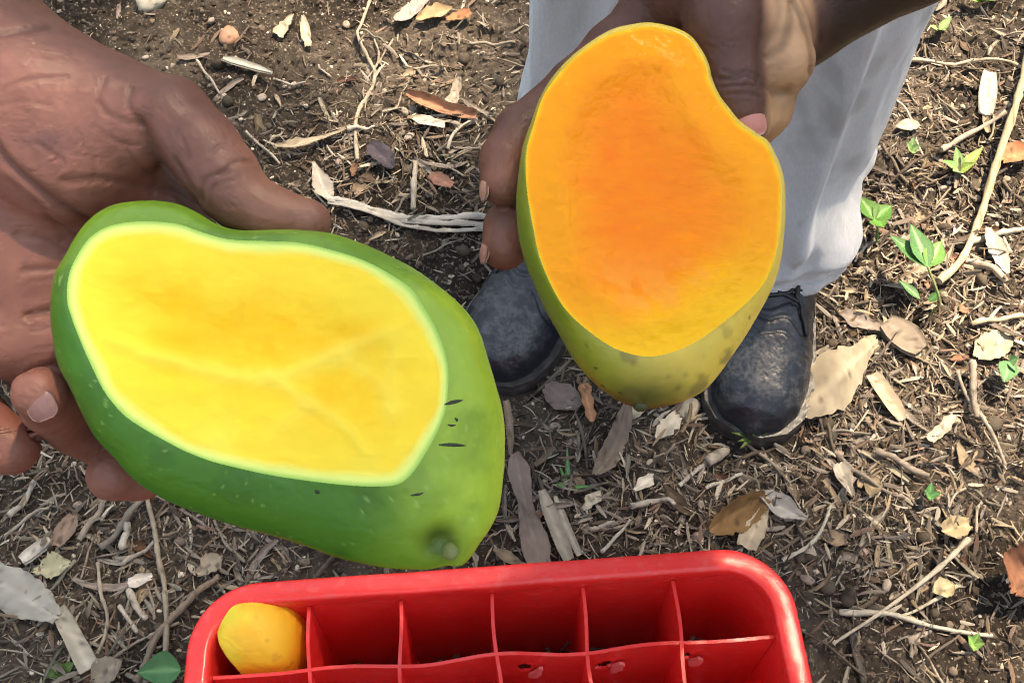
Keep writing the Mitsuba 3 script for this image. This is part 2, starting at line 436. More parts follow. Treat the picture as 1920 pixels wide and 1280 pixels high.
put('bottle_crate__rim', v, f[:, ::-1], 'mat_red', smooth=True, M=MC)

def divider(key, x0, y0, x1, y1, holes=(), thick=0.0024, warp=0.003, ztop=0.199, seed=0):
    L = math.hypot(x1 - x0, y1 - y0); r = np.random.default_rng(seed)
    s = np.linspace(0, L, 90); top = ztop - 0.002 * meshkit.fbm(np.column_stack([s * 40, s * 0, s * 0 + seed]), 3) - 0.0015
    pl = Polygon([(0, 0.0555), (L, 0.0555)] + [(a, b) for a, b in zip(s[::-1], top[::-1])])
    for hx, hz, hw, hh in holes:
        a = np.linspace(0, 6.28, 22)[:-1]
        rr = 0.75 + 0.5 * r.random(21)
        pl = pl.difference(Polygon(np.column_stack([hx + hw / 2 * np.cos(a) * rr, hz + hh / 2 * np.sin(a) * rr])))
    m = trimesh.creation.extrude_polygon(pl, thick, engine='earcut')
    vv, ff = trimesh.remesh.subdivide_to_size(m.vertices, m.faces, 0.007)
    a, b = vv[:, 0].copy(), vv[:, 1].copy(); t = vv[:, 2] - thick / 2
    ph = 6 * r.random()
    off = warp * np.sin(a / L * math.pi) * np.sin(a * 55 + ph) * (0.3 + 0.7 * b / 0.2)
    dx, dy = (x1 - x0) / L, (y1 - y0) / L
    put(key, np.column_stack([x0 + dx * a - dy * (t + off), y0 + dy * a + dx * (t + off), b]), ff, 'mat_red', smooth=30, M=MC)
PX = 0.0645
scene['mat_torn'] = {'type': 'twosided', 'bsdf': {'type': 'principled', 'base_color': {'type': 'rgb', 'value': [0.62, 0.14, 0.13]}, 'roughness': 0.5}}
HOLES = [(0.2170, 0.166), (0.2735, 0.164), (0.3300, 0.166)]
for hx, hz in HOLES:                                  # torn plastic beside the broken openings
    r_ = np.random.default_rng(int(hx * 1e4)); a = np.linspace(0, 2 * np.pi, 15)[:-1]; rr = r_.uniform(0.55, 1.2, 14)
    m = trimesh.creation.extrude_polygon(Polygon(np.column_stack([0.0045 * np.cos(a) * rr, 0.0105 * np.sin(a) * rr])), 0.0022, engine='earcut')
    vv = m.vertices; put(numbered('bottle_crate__torn_flap'), np.column_stack([hx - 0.193 + 0.004 + vv[:, 0] + 0.25 * vv[:, 1], 0.0825 - vv[:, 2] - 3.0 * vv[:, 0] * 0.06, hz + vv[:, 1]]), m.faces, 'mat_torn', smooth=False, M=MC)
rows = [0.086, 0.0215, -0.043, -0.107][:3]
for k, yy in enumerate(rows):
    hs = [(hx - 0.004, hz, 0.012, 0.020) for hx, hz in HOLES] if k == 0 else []
    divider(numbered('bottle_crate__long_divider'), -0.193, yy, 0.193, yy, hs, warp=0.0022, seed=3 + k)
for i in range(1, 6):
    divider(numbered('bottle_crate__cross_divider'), (i - 3) * PX, 0.131, (i - 3) * PX, -0.131, warp=0.0035, ztop=0.1985, seed=20 + i)
for i in range(13):
    x_ = (i - 6) * PX / 2
    m = trimesh.creation.box((0.006, 0.256, 0.004)); put(numbered('bottle_crate__floor_bar'), m.vertices + [x_, 0, 0.053], m.faces, 'mat_red', smooth=False, M=MC)
for i in range(5):
    m = trimesh.creation.box((0.376, 0.006, 0.003)); put(numbered('bottle_crate__cross_bar'), m.vertices + [0, (i - 2) * 0.055, 0.0494], m.faces, 'mat_red', smooth=False, M=MC)

# ---------------------------------------------------------------- mangoes
SKINS, NUB = {}, np.array([(0.0674,-0.0503,0.0100)][0])
def mango(name, outline, cut, rimw, depth, M, skin_fn, flesh_fn, centre, face_fn, N=460):
    """A fruit with one cheek sliced off: rings from the widest outline up to the edge of the cut and back round behind; the cut face is closed by flesh."""
    out = resample(spline(np.asarray(outline)[:, :2], 900, True), N)
    ct = resample(spline(np.asarray(cut)[:, :2], 900, True), 1800)
    c0 = np.asarray(centre)
    # pair each outline point with the cut's edge point in the same direction
    def ang(p): return np.unwrap(np.arctan2(p[:, 1] - c0[1], p[:, 0] - c0[0]))
    ao, ac = np.arctan2(out[:, 1] - c0[1], out[:, 0] - c0[0]), np.arctan2(ct[:, 1] - c0[1], ct[:, 0] - c0[0])
    o = np.argsort(ac); ac, cs = ac[o], ct[o]
    cu = np.stack([np.interp(ao, ac, cs[:, k], period=2 * np.pi) for k in (0, 1)], 1)
    # keep the cut inside the outline
    dd = np.linalg.norm(cu - c0, axis=1) / np.linalg.norm(out - c0, axis=1)
    cu = c0 + (cu - c0) * np.minimum(1, 0.992 / dd)[:, None]
    w = rimw(cu)
    rings = []
    for s in np.linspace(0, 1, 34)[::-1]:                      # edge of the cut -> widest outline
        a = s * math.pi / 2 * 0.86
        q = (1 - math.cos(a)) / (1 - math.cos(math.pi / 2 * 0.86)); z = math.sin(a) / math.sin(math.pi / 2 * 0.86)
        rings.append(np.column_stack([out + (cu - out) * q, w * z]))
    for s in np.linspace(0, 1, 50)[1:]:
        a = s * math.pi / 2
        k = math.cos(a) ** 0.85
        if s == 1: k = 0.002
        rings.append(np.column_stack([c0 + (out - c0) * k, np.full(N, -depth * math.sin(a))]))
    R = np.array(rings)
    v = R.reshape(-1, 3); f = grid_faces(len(rings), N, close_m=True)
    n = normals_of(v, f)
    if (n[len(v) // 2:] * (v[len(v) // 2:] - [*c0, 0])).sum(1).mean() < 0: f = f[:, ::-1]; n = -n
    v = v + n * (0.0007 * (meshkit.fbm(v * 90, 3, 3) - 0.5) + 0.0016 * (meshkit.fbm(v * 28, 2, 5) - 0.5))[:, None] * sstep(0, 0.004, np.abs(np.repeat(np.arange(len(rings)), N)) * 0.002)[:, None]
    if name == 'green_mango': v = v - n * (0.0040 * np.exp(-(np.linalg.norm(v - PIT, axis=1) / 0.0055) ** 2) - 0.0016 * np.exp(-(np.linalg.norm(v - NUB, axis=1) / 0.006) ** 2))[:, None]
    SKINS[name] = v
    put(name + '__skin', v, f, 'mat_rind', skin_fn(v), M=M)
    # flesh: from the edge inwards
    ks = np.concatenate([[1.0, 0.994], np.linspace(0.985, 0.0, 70)])
    edge = np.column_stack([cu, w])
    lev = np.array([np.column_stack([c0 + (cu - c0) * k, w]) for k in ks])
    fv = lev.reshape(-1, 3)
    kk = np.repeat(ks, N)
    fv[:, 2] = rimw(fv[:, :2])
    dist, _ = cKDTree(cu).query(fv[:, :2])
    fv[:, 2] += face_fn(fv, dist)
    ff = grid_faces(len(ks), N, close_m=True)
    nf = normals_of(fv, ff)
    if nf[:, 2].mean() < 0: ff = ff[:, ::-1]
    put(name + '__flesh', fv, ff, 'mat_flesh' if name == 'orange_mango' else 'mat_flesh_pale', flesh_fn(fv, dist), M=M)
    return out, cu

A_OUT = [(-0.0476,0.0613,0.0000),(-0.0395,0.0615,0.0000),(-0.0329,0.0604,0.0000),(-0.0268,0.0577,0.0000),(-0.0221,0.0550,0.0000),
 (-0.0160,0.0525,0.0000),(-0.0092,0.0516,0.0000),(0.0009,0.0518,0.0000),(0.0110,0.0516,0.0000),(0.0210,0.0501,0.0000),
 (0.0305,0.0469,0.0000),(0.0395,0.0428,0.0000),(0.0469,0.0388,0.0000),(0.0534,0.0341,0.0000),(0.0615,0.0270,0.0000),
 (0.0681,0.0183,0.0000),(0.0713,0.0086,0.0000),(0.0746,-0.0020,0.0000),(0.0766,-0.0126,0.0000),(0.0771,-0.0255,0.0000),
 (0.0766,-0.0354,0.0000),(0.0751,-0.0428,0.0000),(0.0726,-0.0483,0.0000),(0.0686,-0.0537,0.0000),(0.0654,-0.0584,0.0000),
 (0.0622,-0.0611,0.0000),(0.0575,-0.0611,0.0000),(0.0503,-0.0622,0.0000),(0.0383,-0.0616,0.0000),(0.0288,-0.0600,0.0000),
 (0.0203,-0.0580,0.0000),(0.0126,-0.0553,0.0000),(0.0023,-0.0516,0.0000),(-0.0090,-0.0485,0.0000),(-0.0180,-0.0460,0.0000),
 (-0.0275,-0.0428,0.0000),(-0.0356,-0.0395,0.0000),(-0.0431,-0.0356,0.0000),(-0.0494,-0.0305,0.0000),(-0.0541,-0.0250,0.0000),
 (-0.0597,-0.0187,0.0000),(-0.0636,-0.0117,0.0000),(-0.0690,-0.0007,0.0000),(-0.0730,0.0072,0.0000),(-0.0749,0.0181,0.0000),
 (-0.0753,0.0261,0.0000),(-0.0739,0.0356,0.0000),(-0.0706,0.0424,0.0000),(-0.0665,0.0503,0.0000),(-0.0618,0.0559,0.0000),
 (-0.0557,0.0597,0.0000)]
A_CUT = [(-0.0449,0.0535),(-0.0360,0.0534),(-0.0289,0.0524),(-0.0218,0.0499),(-0.0130,0.0476),(-0.0007,0.0470),
 (0.0098,0.0464),(0.0203,0.0441),(0.0307,0.0408),(0.0394,0.0364),(0.0467,0.0312),(0.0514,0.0243),
 (0.0554,0.0169),(0.0582,0.0084),(0.0587,0.0012),(0.0576,-0.0082),(0.0543,-0.0163),(0.0501,-0.0235),
 (0.0467,-0.0282),(0.0424,-0.0313),(0.0347,-0.0320),(0.0237,-0.0314),(0.0106,-0.0299),(0.0002,-0.0283),
 (-0.0102,-0.0261),(-0.0182,-0.0241),(-0.0263,-0.0211),(-0.0337,-0.0174),(-0.0401,-0.0139),(-0.0461,-0.0100),
 (-0.0504,-0.0057),(-0.0540,-0.0009),(-0.0579,0.0066),(-0.0612,0.0135),(-0.0644,0.0212),(-0.0663,0.0273),
 (-0.0663,0.0341),(-0.0645,0.0402),(-0.0599,0.0476),(-0.0537,0.0518)]
def rim_a(p): return 0.0155 + 0.045 * p[:, 0] - 0.055 * p[:, 1]
PIT = np.array([(0.0558,-0.0519,0.0125)][0])
def skin_a(v):
    a = meshkit.fbm(v * 26, 4, 11); b = meshkit.fbm(v * 90, 3, 12); s = meshkit.noise(v * 900, 13)
    t = sstep(0.012, 0.082, v[:, 0] + 0.10 * v[:, 1] + 0.05 * (a - 0.5)) * sstep(-0.02, 0.02, v[:, 2] + 0.016 + 0.03 * (a - .5))
    t = np.maximum(t, 0.30 * sstep(0.02, 0.05, v[:, 1]))  # yellow-green stem end, with highlights at top and right painted into the colour
    dots = sstep(0.80, 0.90, meshkit.noise(v * 620, 15)) * sstep(0.4, 0.6, b)
    c = lerp((0.050, 0.155, 0.009), (0.34, 0.48, 0.035), t)
    c = lerp(c, np.array((0.034, 0.10, 0.008)), sstep(0.45, 0.75, b) * 0.5 * (1 - 0.6 * t))
    pit = np.exp(-(np.linalg.norm((v - PIT) * [1, 1, 0.6], axis=1) / 0.0062) ** 2)
    c = lerp(c, np.array((0.02, 0.04, 0.008)), np.clip(1.15 * pit, 0, 0.75))
    c = c * (1 + 0.10 * (sstep(0.78, 0.95, s))[:, None])
    c = lerp(c, np.array((0.36, 0.50, 0.14)), 0.35 * dots)
    return c * (0.85 + 0.3 * a[:, None])
def flesh_a(v, d):
    a = meshkit.fbm(v * [35, 70, 35], 4, 21); b = meshkit.fbm(v * 160, 3, 22)
    c = lerp((0.95, 0.53, 0.006), (0.95, 0.63, 0.026), sstep(0.35, 0.65, 0.7 * a + 0.3 * b))
    if RIDGE: c = lerp(c, np.array((0.94, 0.86, 0.16)), np.clip(RIDGE[0] / 0.0010, 0, 1) * 0.30)
    c = lerp(c, np.array((0.95, 0.80, 0.14)), sstep(0.55, 0.75, meshkit.fbm(v * [30, 24, 0] + 5, 3, 29)) * sstep(0.01, -0.03, v[:, 1]) * 0.8)
    inner = sstep(0.006, 0.028, d + 0.012 * (a - 0.5))
    c = lerp(lerp((0.94, 0.72, 0.05), c, 0.35), c, inner)
    wv = meshkit.fbm(v * [38, 38, 0], 3, 27)
    e1 = 0.0022 + 0.0058 * wv
    c = lerp((0.74, 0.82, 0.20), c, sstep(0.25, 1.0, d / e1 + 0.25 * (b - 0.5)))
    return lerp((0.33, 0.54, 0.10), c, sstep(0.0, 0.75, d / (e1 * 0.5)))
RIDGE = []
def face_a(v, d):
    p = v.copy(); p[:, 2] = 0
    x, y = v[:, 0], v[:, 1]
    ridge = 0
    for ln, h_, w_ in (([(-0.0521,0.0144,0.0000),(-0.0395,0.0104,0.0000),(-0.0216,0.0058,0.0000),(0.0000,0.0025,0.0000),(0.0216,0.0101,0.0000),
 (0.0449,0.0194,0.0000)], 0.0022, 0.0028), ([(0.0000,0.0025,0.0000),(0.0144,-0.0050,0.0000),(0.0252,-0.0126,0.0000),(0.0323,-0.0207,0.0000)], 0.0018, 0.0026), ([(0.0410,0.0144,0.0000),(0.0404,0.0036,0.0000),(0.0417,-0.0090,0.0000)], 0.0016, 0.0035), ([(0.0216,0.0101,0.0000),(0.0323,0.0036,0.0000),(0.0399,-0.0072,0.0000)], 0.0012, 0.003), ([(0.0144,-0.0050,0.0000),(0.0036,-0.0144,0.0000),(-0.0036,-0.0234,0.0000)], 0.0012, 0.003)):
        q = spline(np.array(ln)[:, :2], 120); dd, _ = cKDTree(q).query(v[:, :2] + 0.002 * (meshkit.fbm(p * 60, 2, 36)[:, None] - 0.5))
        ridge = ridge + 0.4 * h_ * np.exp(-(dd / w_) ** 2)
    ridge = ridge * sstep(0.0, 0.02, d); RIDGE[:] = [ridge]
    valley = -0.0032 * np.exp(-((y - 0.012 + 0.1 * x) / 0.018) ** 2) * sstep(0.004, 0.03, d)
    return 0.0006 * (meshkit.fbm(p * [60, 110, 1], 4, 31) - 0.5) * 2 * sstep(0, 0.006, d) + ridge + valley
tag('green_mango', 'green mango with a cheek sliced off, showing bright yellow flesh', 'mango')
oa, ca = mango('green_mango', A_OUT, A_CUT, rim_a, 0.045, MA, skin_a, flesh_a, [(-0.0036,0.0054,0.0000)][0][:2], face_a)

B_OUT = [(-0.0012,0.0703,0.0000),(0.0076,0.0688,0.0000),(0.0140,0.0659,0.0000),(0.0179,0.0608,0.0000),(0.0206,0.0554,0.0000),
 (0.0218,0.0505,0.0000),(0.0245,0.0447,0.0000),(0.0289,0.0389,0.0000),(0.0324,0.0346,0.0000),(0.0383,0.0305,0.0000),
 (0.0420,0.0280,0.0000),(0.0445,0.0235,0.0000),(0.0466,0.0186,0.0000),(0.0480,0.0119,0.0000),(0.0482,0.0031,0.0000),
 (0.0478,-0.0058,0.0000),(0.0466,-0.0165,0.0000),(0.0435,-0.0266,0.0000),(0.0383,-0.0369,0.0000),(0.0319,-0.0470,0.0000),
 (0.0223,-0.0594,0.0000),(0.0173,-0.0639,0.0000),(0.0107,-0.0672,0.0000),(0.0049,-0.0686,0.0000),(-0.0010,-0.0695,0.0000),
 (-0.0068,-0.0686,0.0000),(-0.0136,-0.0651,0.0000),(-0.0214,-0.0587,0.0000),(-0.0282,-0.0505,0.0000),(-0.0340,-0.0408,0.0000),
 (-0.0389,-0.0321,0.0000),(-0.0427,-0.0233,0.0000),(-0.0457,-0.0155,0.0000),(-0.0478,-0.0058,0.0000),(-0.0486,0.0039,0.0000),
 (-0.0480,0.0155,0.0000),(-0.0466,0.0253,0.0000),(-0.0435,0.0346,0.0000),(-0.0398,0.0447,0.0000),(-0.0348,0.0521,0.0000),
 (-0.0268,0.0600,0.0000),(-0.0165,0.0666,0.0000),(-0.0085,0.0692,0.0000)]
B_CUT = [(-0.0023,0.0674),(0.0063,0.0659),(0.0122,0.0630),(0.0159,0.0582),(0.0185,0.0528),(0.0196,0.0479),
 (0.0222,0.0422),(0.0264,0.0364),(0.0298,0.0322),(0.0354,0.0280),(0.0390,0.0255),(0.0412,0.0213),
 (0.0432,0.0166),(0.0444,0.0099),(0.0442,0.0016),(0.0435,-0.0072),(0.0413,-0.0166),(0.0377,-0.0245),
 (0.0316,-0.0312),(0.0225,-0.0387),(0.0136,-0.0449),(0.0043,-0.0488),(-0.0050,-0.0499),(-0.0152,-0.0469),
 (-0.0245,-0.0406),(-0.0319,-0.0335),(-0.0371,-0.0246),(-0.0410,-0.0148),(-0.0430,-0.0054),(-0.0447,0.0040),
 (-0.0456,0.0134),(-0.0453,0.0226),(-0.0430,0.0313),(-0.0396,0.0415),(-0.0346,0.0490),(-0.0270,0.0570),
 (-0.0171,0.0636),(-0.0095,0.0662)]
def rim_b(p): return 0.0140 - 0.075 * p[:, 1] - 0.02 * p[:, 0]
TIPB = np.array([(-0.0029,-0.0664,0.0000)][0][:2])
def skin_b(v):
    a = meshkit.fbm(v * 30, 4, 41); b = meshkit.fbm(v * 120, 3, 42); s = meshkit.noise(v * 700, 43)
    t = sstep(-0.035, 0.03, v[:, 0] + 0.03 * (a - 0.5) + 0.35 * (v[:, 1] + 0.06))
    c = lerp((0.17, 0.22, 0.016), (0.66, 0.47, 0.07), t)
    low = sstep(-0.054, -0.068, v[:, 1] + 0.016 * (a - 0.5))
    c = lerp(c, np.array((0.075, 0.10, 0.014)), low * 0.85 * (1 - 0.55 * t))
    tip = np.exp(-(np.linalg.norm((v[:, :2] - TIPB) * [0.7, 1.0], axis=1) / 0.011) ** 2); c = lerp(c, np.array((0.030, 0.036, 0.010)), tip * (0.5 + 0.6 * b))
    c = lerp(c, np.array((0.14, 0.11, 0.03)), sstep(0.55, 0.70, b) * 0.65 * sstep(-0.02, -0.05, v[:, 1]))
    sp = sstep(0.86, 0.93, meshkit.noise(v * 330, 44)) * sstep(0.5, 0.6, a)
    return lerp(c, np.array((0.035, 0.03, 0.01)), sp * 0.8) * (0.88 + 0.25 * a[:, None])
def flesh_b(v, d):
    a = meshkit.fbm(v * 42, 4, 51); b = meshkit.fbm(v * [60, 420, 60], 3, 52); e = meshkit.fbm(v * 190, 3, 53)
    core = sstep(0.004, 0.030, d + 0.030 * (a - 0.5) + 0.10 * np.clip(v[:, 1] - 0.005, -0.05, 0.05)) * (0.72 + 0.5 * (e - 0.3))
    c = lerp((0.93, 0.33, 0.002), (0.93, 0.175, 0.001), core * (0.75 + 0.4 * (b - 0.3)))
    c = lerp(c, np.array((0.93, 0.52, 0.004)), sstep(-0.014, -0.046, v[:, 1] - 0.25 * v[:, 0] + 0.02 * (a - 0.5)) * 0.8)
    pale = sstep(0.5, 0.68, e + 0.5 * (a - 0.5)) * sstep(-0.005, -0.03, v[:, 1]) * sstep(0.01, 0.02, d)
    c = lerp(c, np.array((0.93, 0.36, 0.035)), pale * 0.6)
    return lerp((0.92, 0.50, 0.008), c, sstep(0.0, 0.0020, d + 0.0016 * (e - 0.4)))
def face_b(v, d):
    p = v.copy(); p[:, 2] = 0
    return 0.0005 * (meshkit.fbm(p * [90, 190, 1], 4, 61) - 0.5) * 2 * sstep(0, 0.004, d) - 0.0045 * sstep(0.004, 0.04, d) + 0.0016 * np.exp(-((d - 0.012) / 0.005) ** 2)
tag('orange_mango', 'ripe yellow-skinned mango with a cheek sliced off, showing deep orange flesh', 'mango')
ob, cb = mango('orange_mango', B_OUT, B_CUT, rim_b, 0.043, MB, skin_b, flesh_b, [(-0.0010,0.0039,0.0000)][0][:2], face_b)

def blob(key, c, size, mat, col, M, seed=0, amp=0.35, sub=2):
    v = np.array(ICO[sub].vertices); v = v * (1 - amp / 2 + amp * meshkit.fbm(v * 1.6 + seed, 3, seed))[:, None] * size + c
    put(key, v, ICO[sub].faces, mat, np.asarray(col) * (0.8 + 0.4 * meshkit.noise(v * 500)[:, None]), M=M)
blob('green_mango__stem', [(0.0589,-0.0546,0.0085)][0], (0.0030, 0.0031, 0.0034), 'mat_green', (0.15, 0.18, 0.055), MA, 3, 0.45)
for ln, rr in (([(0.0575,-0.0058,0.0000),(0.0604,-0.0050,0.0000),(0.0633,-0.0045,0.0000)], 0.0006), ([(0.0557,-0.0187,0.0000),(0.0593,-0.0187,0.0000),(0.0643,-0.0192,0.0000)], 0.0006), ([(0.0584,-0.0122,0.0000),(0.0597,-0.0126,0.0000),(0.0611,-0.0124,0.0000)], 0.00035), ([(0.0467,-0.0349,0.0000),(0.0494,-0.0345,0.0000),(0.0509,-0.0340,0.0000)], 0.0004), ([(0.0607,-0.0101,0.0000),(0.0615,-0.0108,0.0000),(0.0611,-0.0113,0.0000)], 0.0004), ([(0.0158,-0.0334,0.0000),(0.0167,-0.0340,0.0000),(0.0173,-0.0343,0.0000)], 0.0007)):
    q_ = resample(np.array(ln)[:, :2], 16, False); sk = SKINS['green_mango']; fr = sk[sk[:, 2] > 0.0]
    _, ii = cKDTree(fr[:, :2]).query(q_, k=6); zz = fr[ii, 2].mean(1) + 0.0001
    v, f = tube(np.column_stack([q_, zz]), rr * np.sin(np.linspace(0.35, 2.9, 16)), 6, 0.35)
    put(numbered('green_mango__scratch'), v, f, 'mat_green', (0.022, 0.028, 0.014), M=MA)
blob('orange_mango__stem', [(-0.0040,-0.0672,0.0040)][0], (0.0032, 0.0030, 0.0036), 'mat_green', (0.050, 0.055, 0.020), MB, 8)

# ---------------------------------------------------------------- mango slice in the crate
sl = np.array(ICO[2].vertices); sm = trimesh.Trimesh(*trimesh.remesh.subdivide(*trimesh.remesh.subdivide(sl, ICO[2].faces)))
sv = sm.vertices / np.linalg.norm(sm.vertices, axis=1, keepdims=True)
keep = m3.Manifold.sphere(1.0, 128).scale((0.0375, 0.0325, 0.055)).trim_by_plane((0.90, 0.38, 0.20), -0.0105)
km = keep.refine_to_length(0.0016).to_mesh(); kv, kf = np.array(km.vert_properties)[:, :3].astype(float), np.array(km.tri_verts)
e_ = (kv / (0.0375, 0.0325, 0.055)); onskin = np.linalg.norm(e_, axis=1) > 0.985
kn = normals_of(kv, kf)
a_ = meshkit.fbm(kv * 45, 4, 71); b_ = meshkit.fbm(kv * 170, 3, 72)
kc = lerp((0.74, 0.40, 0.020), (0.60, 0.52, 0.035), sstep(0.30, 0.75, 0.7 * a_ - 14.0 * (kv[:, 0] + 0.006) + 5 * kv[:, 1] + 0.15))
kc = lerp(kc, np.array((0.40, 0.52, 0.03)), sstep(-0.020, -0.030, kv[:, 0] + 0.01 * (a_ - .5)) * 0.6)
kc = lerp(kc, np.array((0.50, 0.22, 0.02)), sstep(0.66, 0.74, b_) * 0.4)
kv = kv + kn * (0.0012 * (meshkit.fbm(kv * 60, 3, 7) - 0.5) + 0.0070 * (meshkit.fbm(kv * 19, 2, 6) - 0.5))[:, None]
MS = np.eye(4); MS[:3, :3] = trimesh.transformations.euler_matrix(-0.12, 0.06, 0.0)[:3, :3]
MS[:3, 3] = (*[(-0.1844,0.2322)][0], 0.158)
f_ = (np.hypot(e_[:, 0], e_[:, 1]) + 1e-9) / ((e_[:, 0] ** 4 + e_[:, 1] ** 4) ** 0.25 + 1e-9)
kv[:, :2] *= (f_ ** 0.55)[:, None]
scene['mat_slice'] = vcol(0.52, 0.35, lambda p, n, uv: mikit.fbm(p.x * 200, p.y * 200, p.z * 200, 3), 0.0008)
put('mango_slice', kv, kf, 'mat_slice', kc, smooth=50 if False else True, M=MS)
tag('mango_slice', 'cut cheek of yellow mango standing in the far left cell of the red crate', 'mango slice')

# ---------------------------------------------------------------- the person in grey trousers
tag('person', 'person in grey trousers and dusty navy boots, holding out the orange mango', 'person')
B_CORE = [[(0.2263,0.1943,-0.0100,0.0440),(0.1062,0.1194,-0.0360,0.0300)], [(0.1062,0.1194,-0.0360,0.0300),(0.0575,0.0898,-0.0360,0.0265)],
          [(0.0575,0.0898,-0.0360,0.0265),(0.0264,0.0967,-0.0280,0.0240)], [(0.0264,0.0967,-0.0280,0.0240),(0.0104,0.0878,-0.0400,0.0160)],
          [(0.0485,0.0988,-0.0160,0.0095),(0.0500,0.0760,-0.0140,0.0098)], [(0.0500,0.0760,-0.0140,0.0098),(0.0520,0.0611,-0.0140,0.0116)], [(0.0495,0.0557,-0.0220,0.0095),(0.0480,0.0451,-0.0260,0.0088)], [(0.0480,0.0451,-0.0260,0.0088),(0.0460,0.0392,-0.0320,0.0075)]]
B_FING = [[(0.0275,0.0947,-0.0100,0.0150),(0.0274,0.0736,-0.0060,0.0140),(0.0303,0.0504,-0.0080,0.0118),(0.0337,0.0429,-0.0100,0.0108),(0.0375,0.0368,-0.0130,0.0092)],
          [(0.0104,0.0889,-0.0400,0.0130),(-0.0099,0.0718,-0.0400,0.0112),(-0.0252,0.0570,-0.0380,0.0103),(-0.0474,0.0378,-0.0330,0.0097),(-0.0534,0.0258,-0.0270,0.0093),
 (-0.0538,0.0163,-0.0240,0.0090)],
          [(0.0143,0.0849,-0.0600,0.0125),(-0.0170,0.0492,-0.0600,0.0108),(-0.0418,0.0134,-0.0460,0.0098),(-0.0516,0.0006,-0.0340,0.0094),(-0.0534,-0.0079,-0.0300,0.0091)],
          [(0.0171,0.0748,-0.0640,0.0120),(-0.0099,0.0252,-0.0640,0.0105),(-0.0254,0.0012,-0.0500,0.0094),(-0.0300,-0.0102,-0.0440,0.0090)],
          [(0.0258,0.0742,-0.0620,0.0110),(0.0083,0.0323,-0.0660,0.0095),(-0.0029,0.0085,-0.0560,0.0085),(-0.0068,-0.0010,-0.0500,0.0080)]]
v, f = body_mesh(B_CORE, B_FING, kc=0.007)
n = normals_of(v, f)
if (n * (v - v.mean(0))).sum() < 0: f = f[:, ::-1]; n = -n
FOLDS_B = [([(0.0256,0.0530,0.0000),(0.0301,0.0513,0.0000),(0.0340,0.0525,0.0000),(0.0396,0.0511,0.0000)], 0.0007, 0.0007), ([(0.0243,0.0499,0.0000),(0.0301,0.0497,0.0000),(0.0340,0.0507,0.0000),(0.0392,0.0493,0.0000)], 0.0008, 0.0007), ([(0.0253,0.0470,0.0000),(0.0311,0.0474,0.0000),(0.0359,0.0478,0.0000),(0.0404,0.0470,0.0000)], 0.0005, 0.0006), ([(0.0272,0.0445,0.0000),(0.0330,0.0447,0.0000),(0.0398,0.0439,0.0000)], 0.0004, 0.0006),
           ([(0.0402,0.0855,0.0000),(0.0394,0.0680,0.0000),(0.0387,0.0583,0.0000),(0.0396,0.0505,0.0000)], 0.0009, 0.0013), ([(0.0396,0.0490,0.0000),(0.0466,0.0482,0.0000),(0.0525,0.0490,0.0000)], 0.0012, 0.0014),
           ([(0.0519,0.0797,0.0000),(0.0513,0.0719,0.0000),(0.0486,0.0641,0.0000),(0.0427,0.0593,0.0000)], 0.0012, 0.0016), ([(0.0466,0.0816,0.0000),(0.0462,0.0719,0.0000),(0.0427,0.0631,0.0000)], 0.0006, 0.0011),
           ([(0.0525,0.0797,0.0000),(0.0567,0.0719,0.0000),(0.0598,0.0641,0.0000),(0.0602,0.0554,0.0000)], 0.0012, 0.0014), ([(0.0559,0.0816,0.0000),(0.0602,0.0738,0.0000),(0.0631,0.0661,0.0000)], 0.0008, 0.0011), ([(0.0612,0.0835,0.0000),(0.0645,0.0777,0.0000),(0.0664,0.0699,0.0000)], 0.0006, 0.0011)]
v = groove(v, n, FOLDS_B)
DORSAL, PALM, FLUSH = (0.110, 0.046, 0.034), (0.58, 0.34, 0.185), (0.38, 0.155, 0.100)
a = meshkit.fbm(v * 60, 3, 81)
bc = [np.array(q[0]) for q in ([(0.0526,0.0609,-0.0100)], [(0.0510,0.0788,-0.0100)], [(0.0484,0.0430,-0.0200)])]
pal = np.max([np.exp(-((np.linalg.norm((v - b) * [1.25, 0.8, 0.7], axis=1) / 0.0135) ** 4)) for b in bc], 0)
edge = np.array([(0.0404,0.0602,0.0000)][0][:2])
pal = pal * sstep(-0.0012, 0.0016, v[:, 0] - edge[0] - 0.07 * np.maximum(0, edge[1] - v[:, 1]))
col = lerp(DORSAL, (0.18, 0.080, 0.060), sstep(0.35, 0.65, a) * 0.6)
tipc = [np.array(q[0]) for q in ([(-0.0538,0.0150,-0.0180)], [(-0.0538,-0.0089,-0.0240)])]
tip = np.max([np.exp(-((np.linalg.norm(v - b, axis=1) / 0.016) ** 2)) for b in tipc], 0)
col = lerp(col, FLUSH, tip * 0.8)
fore = sstep(0.056, 0.075, v[:, 0]) * sstep(0.05, 0.06, v[:, 1])
col = lerp(col, np.array((0.020, 0.009, 0.006)), fore * (1 - pal) * 0.95)
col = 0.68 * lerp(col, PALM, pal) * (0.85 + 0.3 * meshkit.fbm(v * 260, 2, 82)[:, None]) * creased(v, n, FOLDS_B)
SKIN = [v]
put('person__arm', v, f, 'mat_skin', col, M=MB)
tag('person__arm', 'dark brown forearm and hand gripping the mango from behind')

